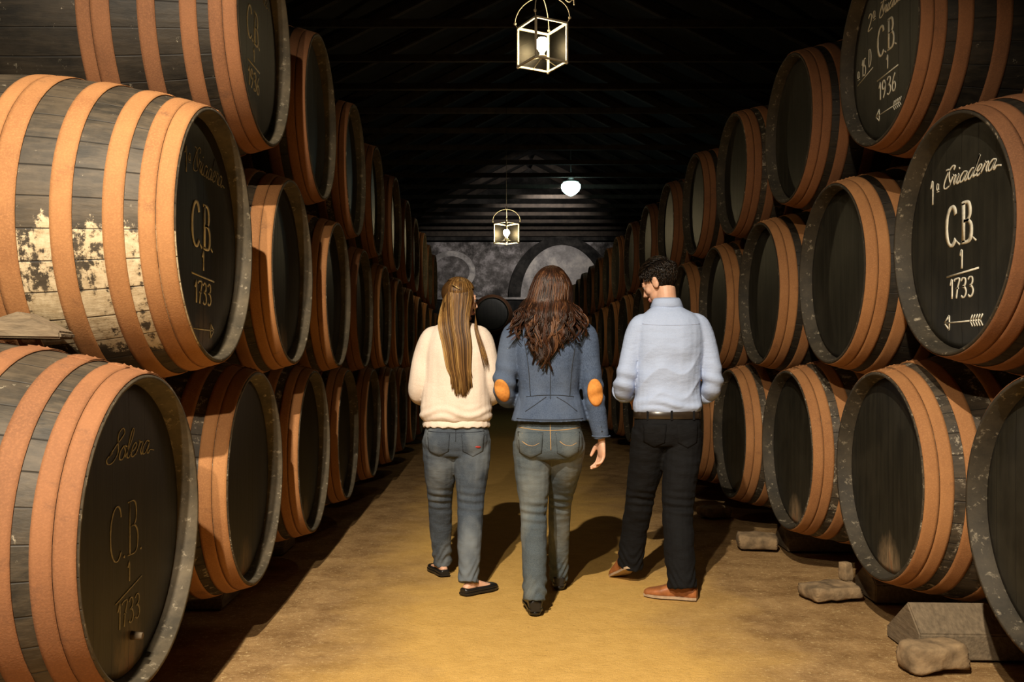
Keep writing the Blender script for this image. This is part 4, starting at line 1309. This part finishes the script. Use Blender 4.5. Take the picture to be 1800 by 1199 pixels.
def fringe(M, paths, n, mis, k=1.0):
    for i in range(n):
        a = R(rh.uniform(-78, 78)); f0 = rh.uniform(26, 50) if abs(a) < 1.0 else rh.uniform(30, 60)
        pts = []
        for t in range(6):
            f = R(f0 + (128-f0)*t/5)
            kk = k*(1.0 + .035*math.sin(PI*t/5))
            pts.append(M @ Vector((.0790*kk*math.sin(a), .0985*kk*math.cos(a)*math.cos(f) - .012, .0870*kk*math.cos(a)*math.sin(f) + .035)))
        paths.append((crom(pts, 3), rh.uniform(.0026, .0038), rh.choice(mis)))
fringe(M1, paths, 420, (0, 2, 2, 1))
def core1(bm):
    scalp(bm, M1, (.0765, .0955, .0835), lambda p: not (p.y > .038 and p.z < .066) and p.z > -.045 and not (p.y > .015 and p.z < .0), mi=2)
    secs = [(1.585, .0, -.050, .02, .01), (1.55, -.005, -.072, .058, .020), (1.48, -.010, -.098, .070, .020), (1.40, -.004, -.122, .070, .018), (1.30, .006, -.136, .066, .015), (1.18, .018, -.137, .056, .013), (1.08, .027, -.137, .034, .010)]
    skin_rings(bm, [ering((c[1], c[2], c[0]), c[3], c[4], 16, 2) for c in secs], True, 2)
hair1 = strands_mesh(paths, 'hair', HB, t1, core1)
bm = bmesh.new()
tube(bm, crom([hc + Vector((-.040, -.092, .042)), hc + Vector((-.018, -.108, .030)), hc + Vector((.004, -.110, .016))], 5), [.0035]*11, 8, 0, False, .6)
obj('hair_clip', bm, GOLD, hair1, True)

# ---------------------------------------------------------------- woman in the blue jacket
A2 = (0.267, 4.5, 0.0)
P2 = dict(head=(.012, .02, 1.572), yaw=6, pitch=-3, neck=(0, 0, 1.43), hs=0.97,
    torso=[(1.455, 0, -.005, .055, .05), (1.43, 0, -.006, .085, .062), (1.40, 0, -.01, .135, .082), (1.35, 0, -.01, .164, .098), (1.25, 0, -.01, .160, .110),
           (1.12, 0, 0, .140, .100), (1.05, 0, 0, .134, .096), (.90, 0, 0, .150, .105)],
    hips=[(.955, 0, 0, .145, .100), (.905, 0, 0, .160, .112), (.85, 0, -.005, .172, .122), (.79, 0, -.005, .176, .122), (.75, 0, -.005, .150, .10)],
    armL=([(-.11, -.01, 1.375), (-.165, -.005, 1.36), (-.20, -.01, 1.22), (-.212, -.02, 1.085), (-.18, .12, 1.06), (-.14, .24, 1.07)], [.055, .058, .048, .044, .040, .032]),
    armR=([(.11, -.01, 1.375), (.165, -.005, 1.36), (.192, -.012, 1.22), (.212, -.02, 1.07), (.240, -.005, .95), (.262, .01, .835)], [.055, .058, .048, .044, .038, .030]),
    legL=([(-.083, -.005, .83), (-.082, .0, .69), (-.076, -.01, .48), (-.074, -.05, .28), (-.074, -.085, .12)], [.098, .090, .068, .062, .057], [.08, .075, .052, .046, .034]),
    legR=([(.083, -.005, .83), (.080, .07, .69), (.072, .22, .50), (.073, .34, .29), (.078, .42, .10)], [.098, .086, .062, .056, .052], [.08, .075, .052, .046, .034]),
    handL=((-.135, .25, 1.07), (.45, .85, .1), (.3, -.1, -1), (1, -.4, .3), .5, .92), handR=((.262, .012, .833), (.0, .10, -1), (-.75, -.25, -.05), (.25, .9, 0), .55, .92),
    footL=((-.072, -.125, .028), (-.05, 1)), footR=((.078, .385, .028), (.06, 1)), fs=.95)
t2, M2, body2 = build_person('person', 'walking woman with wavy dark hair and blue jacket with tan elbow patches', A2, P2)
bm = bmesh.new()
torso(bm, [(1.452, 0, -.005, .060, .055), (1.435, 0, -.008, .092, .068), (1.405, 0, -.012, .145, .088), (1.36, 0, -.012, .172, .106), (1.27, 0, -.014, .172, .120),
           (1.15, 0, -.008, .156, .114), (1.08, 0, -.004, .150, .110), (1.02, 0, -.006, .166, .122), (.965, 0, -.008, .182, .134), (.936, 0, -.008, .189, .140)])
limb(bm, [(-.10, -.012, 1.37), (-.170, -.012, 1.355), (-.205, -.02, 1.22), (-.222, -.032, 1.10), (-.200, .05, 1.045), (-.165, .15, 1.055), (-.145, .21, 1.065)], [.056, .064, .058, .053, .053, .046, .042])
limb(bm, [(.10, -.012, 1.37), (.170, -.012, 1.355), (.194, -.02, 1.22), (.214, -.03, 1.08), (.236, -.018, .96), (.258, .0, .855)], [.056, .064, .057, .052, .048, .041])
me = fuse(bm, 0.006, 3)
def jf(c, n):
    d = 0
    if c.x < -.15 and 1.05 < c.z < 1.25: d += .006*math.sin(c.z*85 + c.x*30)*max(0, 1-abs(c.z-1.13)/.12)
    if c.x > .17 and .98 < c.z < 1.20: d += .005*math.sin(c.z*90 - c.x*40)*max(0, 1-abs(c.z-1.08)/.12)
    if abs(c.x) < .15: d += .004*math.exp(-((c.z-1.04)/.03)**2)*math.sin(c.x*45)
    return d
wrinkle(me, 0.005, (10, 10, 5), jf, 6)
jk = obj('jacket', me, JACKET, t2, True); bj = bvh_of(me)
for nm, pts in (('centre_seam', [(0, 1.40), (0, 1.25), (0, 1.10), (0, 1.045)]), ('waist_seam', [(-.115, 1.055), (-.06, 1.062), (0, 1.064), (.06, 1.062), (.115, 1.055)]),
                ('side_seam', [(-.125, 1.33), (-.105, 1.20), (-.095, 1.06)]), ('side_seam', [(.125, 1.33), (.105, 1.20), (.095, 1.06)]),
                ('peplum_seam', [(-.02, 1.055), (-.07, 1.02), (-.12, .985)]), ('peplum_seam', [(.03, 1.055), (.08, 1.025), (.13, .985)]),
                ('hem_stitching', [(-.16, .950), (-.08, .947), (0, .946), (.08, .947), (.16, .950)])):
    surf_line(bj, pts, .0020, nm, SEAM, jk)
surf_patch(bj, ell(.222, 1.075, .040, .068, .10), 'elbow_patch', LEATHER_O, jk, .004, 7)['label'] = 'tan elbow patch'
surf_patch(bj, ell(-.232, 1.085, .036, .058, .35), 'elbow_patch', LEATHER_O, jk, .004, 7)['label'] = 'tan elbow patch'
bm = bmesh.new()
ring = [Vector((.258 + .0435*math.cos(2*PI*k/30), .0 + .0435*math.sin(2*PI*k/30), .858 - .012*math.cos(2*PI*k/30)*0)) for k in range(30)]
tube(bm, ring, .004, 8, 0, True); obj('cuff', bm, JACKET, jk, True)
for k in range(3):
    bm = bmesh.new(); bmesh.ops.create_uvsphere(bm, u_segments=12, v_segments=8, radius=.006, matrix=Matrix.Translation((.256 - .004*k, -.046 - .003*k, .885 + .022*k))); obj('button', bm, SEAM, jk, True)
bm = bmesh.new()   # collar
rings = []
for z, k in ((1.425, .012), (1.455, .004), (1.468, .004), (1.46, .012), (1.43, .022)):
    rings.append(ering((0, -.003, z), .062+k, .056+k, 30, 2))
skin_rings(bm, rings, False); obj('collar', bm, JACKET, jk, True)
j2, mj2 = make_jeans(P2, P2['hips'], t2, JEANS2, seed=5.0, bum=(.074, -.060, .83, .090, .076, .088))
b2 = bvh_of(mj2)
for cx in (-.095, .085):
    o = surf_patch(b2, poly(pocket(b2, j2, cx, .885, .122, .130, None)), 'back_pocket', JEANS2, j2, .004, 7)
    if o:
        surf_line(b2, [(cx-.058, .878), (cx+.058, .876)], .0018, 'pocket_stitching', THREAD, o)
        surf_line(b2, [(cx-.040, .842), (cx-.02, .828), (cx+.005, .822), (cx+.022, .826), (cx+.040, .835)], .0034, 'pocket_emblem', THREAD, o)
surf_line(b2, [(0, .925), (0, .86), (.002, .80)], .0018, 'seat_seam', THREAD, j2)
surf_line(b2, [(-.15, .905), (-.05, .895), (.05, .895), (.15, .905)], .0018, 'yoke_seam', THREAD, j2)
for f in ('footL', 'footR'): shoe(t2, foot_frame(*P2[f]), SHOE_B, SHOE_B, .95, False, None, .026)

# wavy hair, built lock by lock
rh = random.Random(5)
hc = Vector(P2['head']) + Vector((0, -.012, .034))
paths = []
for L in range(120):
    sx = -1 + 2*(L+.5)/120 + rh.uniform(-.02, .02)
    if L % 3 == 0: sx *= .55
    az = sx*1.75
    layer = rh.random()
    xe = sx*.145 + rh.uniform(-.035, .035) - .01
    if abs(sx) < .5: xe = -.028 + sx*.15 + rh.uniform(-.02, .02)
    ze = 1.235 + .17*min(1, abs(sx))**1.1 + rh.uniform(-.035, .055)
    if -.35 < sx < .1: ze -= .03
    if abs(sx) > .72: xe += math.copysign(rh.uniform(.01, .07), sx); ze = rh.uniform(1.32, 1.42)
    ph = rh.uniform(0, 6.28); ph2 = rh.uniform(0, 6.28); fr = rh.uniform(1.6, 2.4)
    mi0 = rh.choice((0, 1, 1, 2, 0, 3)) if rh.random() < .9 else 3
    for q in range(9):
        el = R(rh.uniform(8, 86))
        az2 = az + rh.uniform(-.10, .10)
        d0 = Vector((math.sin(az2)*math.cos(el), -math.cos(az2)*math.cos(el), math.sin(el)))
        S = hc + Vector((d0.x*.080, d0.y*.100, d0.z*.090))
        el2 = el*.5
        d1 = Vector((math.sin(az2)*math.cos(el2), -math.cos(az2)*math.cos(el2), math.sin(el2)))
        pts = [S, hc + Vector((d1.x*.090, d1.y*.108, d1.z*.090)), hc + Vector((math.sin(az2)*.104, -math.cos(az2)*.112, -.02 + rh.uniform(-.01, .01)))]
        xs, ys = math.sin(az2)*.118, -.118 - .02*layer
        ybk = -.118 if abs(xe) < .15 else (-.085 if abs(xe) < .19 else -.04)
        o = Vector((rh.uniform(-.008, .008), rh.uniform(-.008, .008), 0))
        z0 = hc.z - .09
        pts.append(Vector((xs*.98, min(-.03, -math.cos(az2)*.115 - .01), z0 + .0)))
        for k in range(1, 5):
            u = k/4
            amp = .006 + .020*u
            w = Vector((math.sin(ph + fr*6.28*u*.62), math.cos(ph2 + fr*6.28*u*.62)*.7, 0))*amp
            x = xs*(1-u) + xe*u
            y = (min(-.05, -math.cos(az2)*.115 - .02))*(1-u) + (ybk - .022 - .022*layer)*u
            y = min(y, -.125 if (abs(x) < .15 and z0 + (ze-z0)*u < 1.42) else 0)
            pts.append(Vector((x, y - .012*math.sin(PI*u), z0 + (ze - z0)*u)) + w + o*(1-u*.3))
        mi = mi0 if rh.random() < .75 else rh.choice((0, 1, 2))
        paths.append((crom(pts, 5), rh.uniform(.0023, .0036), mi))
crown(hc, paths, -1.9, 1.9, 520, (0, 0, 2, 2, 1), (.003, .0042), 1.05)
fringe(M2, paths, 480, (0, 0, 2, 1), 1.04)
def core2(bm):
    scalp(bm, M2, (.0765, .0955, .0835), lambda p: not (p.y > .040 and p.z < .070) and p.z > -.05 and not (p.y > .02 and p.z < .0), mi=2)
    secs = [(1.60, .0, -.050, .02, .01), (1.56, .0, -.070, .060, .024), (1.50, -.0, -.085, .092, .032), (1.42, -.004, -.110, .105, .026), (1.35, -.012, -.130, .100, .020), (1.28, -.025, -.138, .062, .015), (1.24, -.030, -.140, .03, .010)]
    skin_rings(bm, [ering((c[1], c[2], c[0]), c[3], c[4], 16, 2) for c in secs], True, 2)
strands_mesh(paths, 'hair', HD, t2, core2)

# ---------------------------------------------------------------- man in the pale blue shirt
A3 = (0.918, 4.85, 0.0)
P3 = dict(head=(-.030, .050, 1.656), yaw=52, pitch=-24, neck=(0, 0, 1.515), male=True, hs=1.02,
    torso=[(1.545, -.002, .005, .062, .058), (1.515, 0, 0, .085, .068), (1.475, .0, -.005, .135, .086), (1.42, .005, -.008, .172, .102), (1.30, .005, -.005, .178, .118),
           (1.15, 0, 0, .164, .112), (1.05, 0, 0, .162, .106), (.96, 0, 0, .165, .108)],
    hips=[(.985, 0, 0, .160, .106), (.93, 0, 0, .170, .116), (.87, 0, -.004, .178, .124), (.82, 0, -.004, .176, .120), (.785, 0, -.004, .150, .10)],
    armL=([(-.10, -.01, 1.43), (-.142, -.008, 1.415), (-.190, -.014, 1.29), (-.222, -.018, 1.135), (-.215, .11, 1.06), (-.17, .21, 1.03)], [.060, .066, .055, .050, .045, .034]),
    armR=([(.11, -.01, 1.43), (.155, -.008, 1.415), (.208, -.014, 1.29), (.236, -.018, 1.125), (.200, .10, 1.045), (.13, .19, 1.02)], [.060, .066, .055, .050, .045, .034]),
    legL=([(-.088, -.004, .86), (-.100, .05, .70), (-.125, .13, .48), (-.145, .21, .27), (-.158, .24, .13)], [.102, .095, .080, .072, .070], [.086, .08, .06, .055, .042]),
    legR=([(.088, -.004, .86), (.070, -.03, .70), (.045, -.06, .48), (.040, -.12, .27), (.045, -.155, .11)], [.104, .098, .084, .078, .076], [.086, .08, .06, .055, .042]),
    handL=((-.165, .22, 1.03), (.45, .85, -.1), (.3, .1, -1), (1, -.4, .3), .6, 1.04), handR=((.125, .20, 1.02), (-.55, .80, -.1), (-.3, .1, -1), (-1, -.4, .3), .6, 1.04),
    footL=((-.163, .195, .085), (-.25, .95), R(24)), footR=((.115, -.165, .008), (-.90, .36)), fs=1.05)
t3, M3, body3 = build_person('person', 'walking man with short dark hair, pale blue shirt and black trousers', A3, P3)
bm = bmesh.new()
torso(bm, [(1.525, 0, .0, .072, .066), (1.505, 0, -.002, .105, .078), (1.48, .003, -.008, .140, .094), (1.43, .006, -.012, .180, .112), (1.31, .006, -.010, .186, .132),
           (1.16, .002, -.006, .172, .126), (1.06, 0, -.008, .170, .124), (1.0, 0, -.008, .180, .129), (.968, 0, -.004, .176, .121), (.955, 0, 0, .168, .112)])
limb(bm, [(-.10, -.012, 1.425), (-.145, -.012, 1.412), (-.192, -.016, 1.29), (-.222, -.020, 1.15), (-.228, .035, 1.085), (-.212, .09, 1.07)], [.056, .066, .056, .054, .055, .054])
limb(bm, [(.11, -.012, 1.425), (.158, -.012, 1.412), (.210, -.016, 1.29), (.238, -.020, 1.14), (.236, .030, 1.08), (.210, .08, 1.062)], [.056, .066, .056, .054, .055, .054])
me = fuse(bm, 0.006, 3)
def sf(c, n):
    d = 0
    if abs(c.x) < .17:
        u = c.z + c.x*-.55
        d += (.007 - .014*abs(math.sin(u*24 + 1.2*math.sin(c.x*21)))**.7)*max(0, 1-abs(c.z-1.13)/.20)*max(0, -n.y)
        d += .006*math.sin(u*34 + 2*math.sin(c.x*12))*max(0, 1-abs(c.z-1.13)/.20)*max(0, -n.y)
        d += .007*math.sin(c.z*95 + 5*c.x + 2*math.sin(c.x*17))*max(0, 1-abs(c.z-1.0)/.05)*max(0, -n.y)
    else:
        d += .006*math.sin(c.z*80 + c.x*20)*max(0, 1-abs(c.z-1.12)/.12)
    return d
wrinkle(me, 0.006, (8, 8, 5), sf, 9)
sh = obj('shirt', me, SHIRT, t3, True); bs = bvh_of(me)
surf_line(bs, [(-.145, 1.425), (-.08, 1.418), (0, 1.416), (.08, 1.418), (.155, 1.425)], .0016, 'yoke_seam', SEAM_S, sh)
bm = bmesh.new()
rings = []
for z, k in ((1.505, .006), (1.535, -.002), (1.560, -.006), (1.566, -.002), (1.555, .006), (1.518, .020), (1.514, .016)):
    rings.append(ering((-.002, .004, z), .068+k, .064+k, 32, 2))
skin_rings(bm, rings, False); obj('collar', bm, SHIRT, sh, True)
for q, pts in ((-1, [(-.228, .062, 1.078), (-.216, .088, 1.069), (-.205, .112, 1.060)]), (1, [(.232, .052, 1.070), (.216, .075, 1.062), (.202, .098, 1.054)])):
    bm = bmesh.new()
    d = (Vector(pts[2]) - Vector(pts[0])).normalized()
    a, b = frame(d, Vector((1, 0, 0)))
    rings = []
    for k, (u, r) in enumerate(((-.03, .052), (-.028, .061), (0, .063), (.024, .061), (.030, .058), (.030, .048))):
        c = Vector(pts[1]) + d*u
        rings.append([c + a*(r + .0015*math.sin(j*1.3+k))*math.cos(2*PI*j/30) + b*r*math.sin(2*PI*j/30) for j in range(30)])
    skin_rings(bm, rings, False)
    obj('rolled_cuff', bm, SHIRT, sh, True)
j3, mj3 = make_jeans(P3, P3['hips'], t3, TROUSER, seed=8.0, amp=.006, nm='trousers', bum=(.076, -.052, .87, .088, .070, .085))
b3 = bvh_of(mj3)
for cx in (-.085, .085):
    surf_patch(b3, poly(pocket(b3, j3, cx, .905, .12, .13, None)), 'back_pocket', TROUSER, j3, .003, 6)
bm = bmesh.new()
outer = [ering((0, 0, z), .172+k, .117+k, 60) for z, k in ((.927, -.004), (.927, .003), (.931, .0055), (.965, .0045), (.969, .002), (.969, -.004))]
skin_rings(bm, outer, False); belt = obj('belt', bm, BELT, t3, True)
bm = bmesh.new()
add_box(bm, (0, .127, .948), (.045, .006, .04), None, .002); obj('buckle', bm, GOLD, belt)
for x in (-.12, 0, .12):
    bm = bmesh.new(); yb = -.117*(1-(abs(x)/.172)**2.3)**(1/2.3) - .007
    add_box(bm, (x, yb, .948), (.012, .004, .052), None, .001); obj('belt_loop', bm, TROUSER, j3)
for f in ('footL', 'footR'): shoe(t3, foot_frame(*P3[f]), SHOE_T, SOLE, 1.05, False, None, .0)
# short hair: cap with layered tufts
rh = random.Random(21)
paths = []
def hk(p): return not (p.y > .050 and p.z < .072) and not (p.z < .030 and p.y > .012) and p.z > -.052
for i in range(2400):
    az = rh.uniform(-PI, PI); el = math.asin(rh.uniform(-.95, 1))
    d = Vector((math.sin(az)*math.cos(el), math.cos(az)*math.cos(el), math.sin(el)))
    p = Vector((d.x*.079, d.y*.098 - .012, d.z*.087 + .035))
    if not hk(p): continue
    if p.y < .03 and abs(p.x) > .05 and p.z < .02 and p.y > -.022: continue
    flow = Vector((rh.uniform(-.2, .2), .55 if p.z > .085 else -.15, -.9 if p.z < .085 else -.05))
    n = Vector((d.x/.079, d.y/.098, d.z/.087)).normalized()
    tn = (flow - n*flow.dot(n)).normalized()
    top = max(0, min(1, (p.z-.05)/.06))
    Lh = .016 + .028*top + rh.uniform(0, .010)
    lift = .12 + .30*top
    q0 = p - n*.002; q1 = p + tn*Lh*.5 + n*(.004 + Lh*.35*lift); q2 = p + tn*Lh + n*(.003 + Lh*.35*lift)
    paths.append(([M3 @ q0*1, M3 @ q1, M3 @ q2], rh.uniform(.0020, .0034), rh.choice((0, 0, 1, 2))))
def core3(bm):
    scalp(bm, M3, (.080, .099, .089), hk, mi=2)
strands_mesh(paths, 'hair', HM, t3, core3)
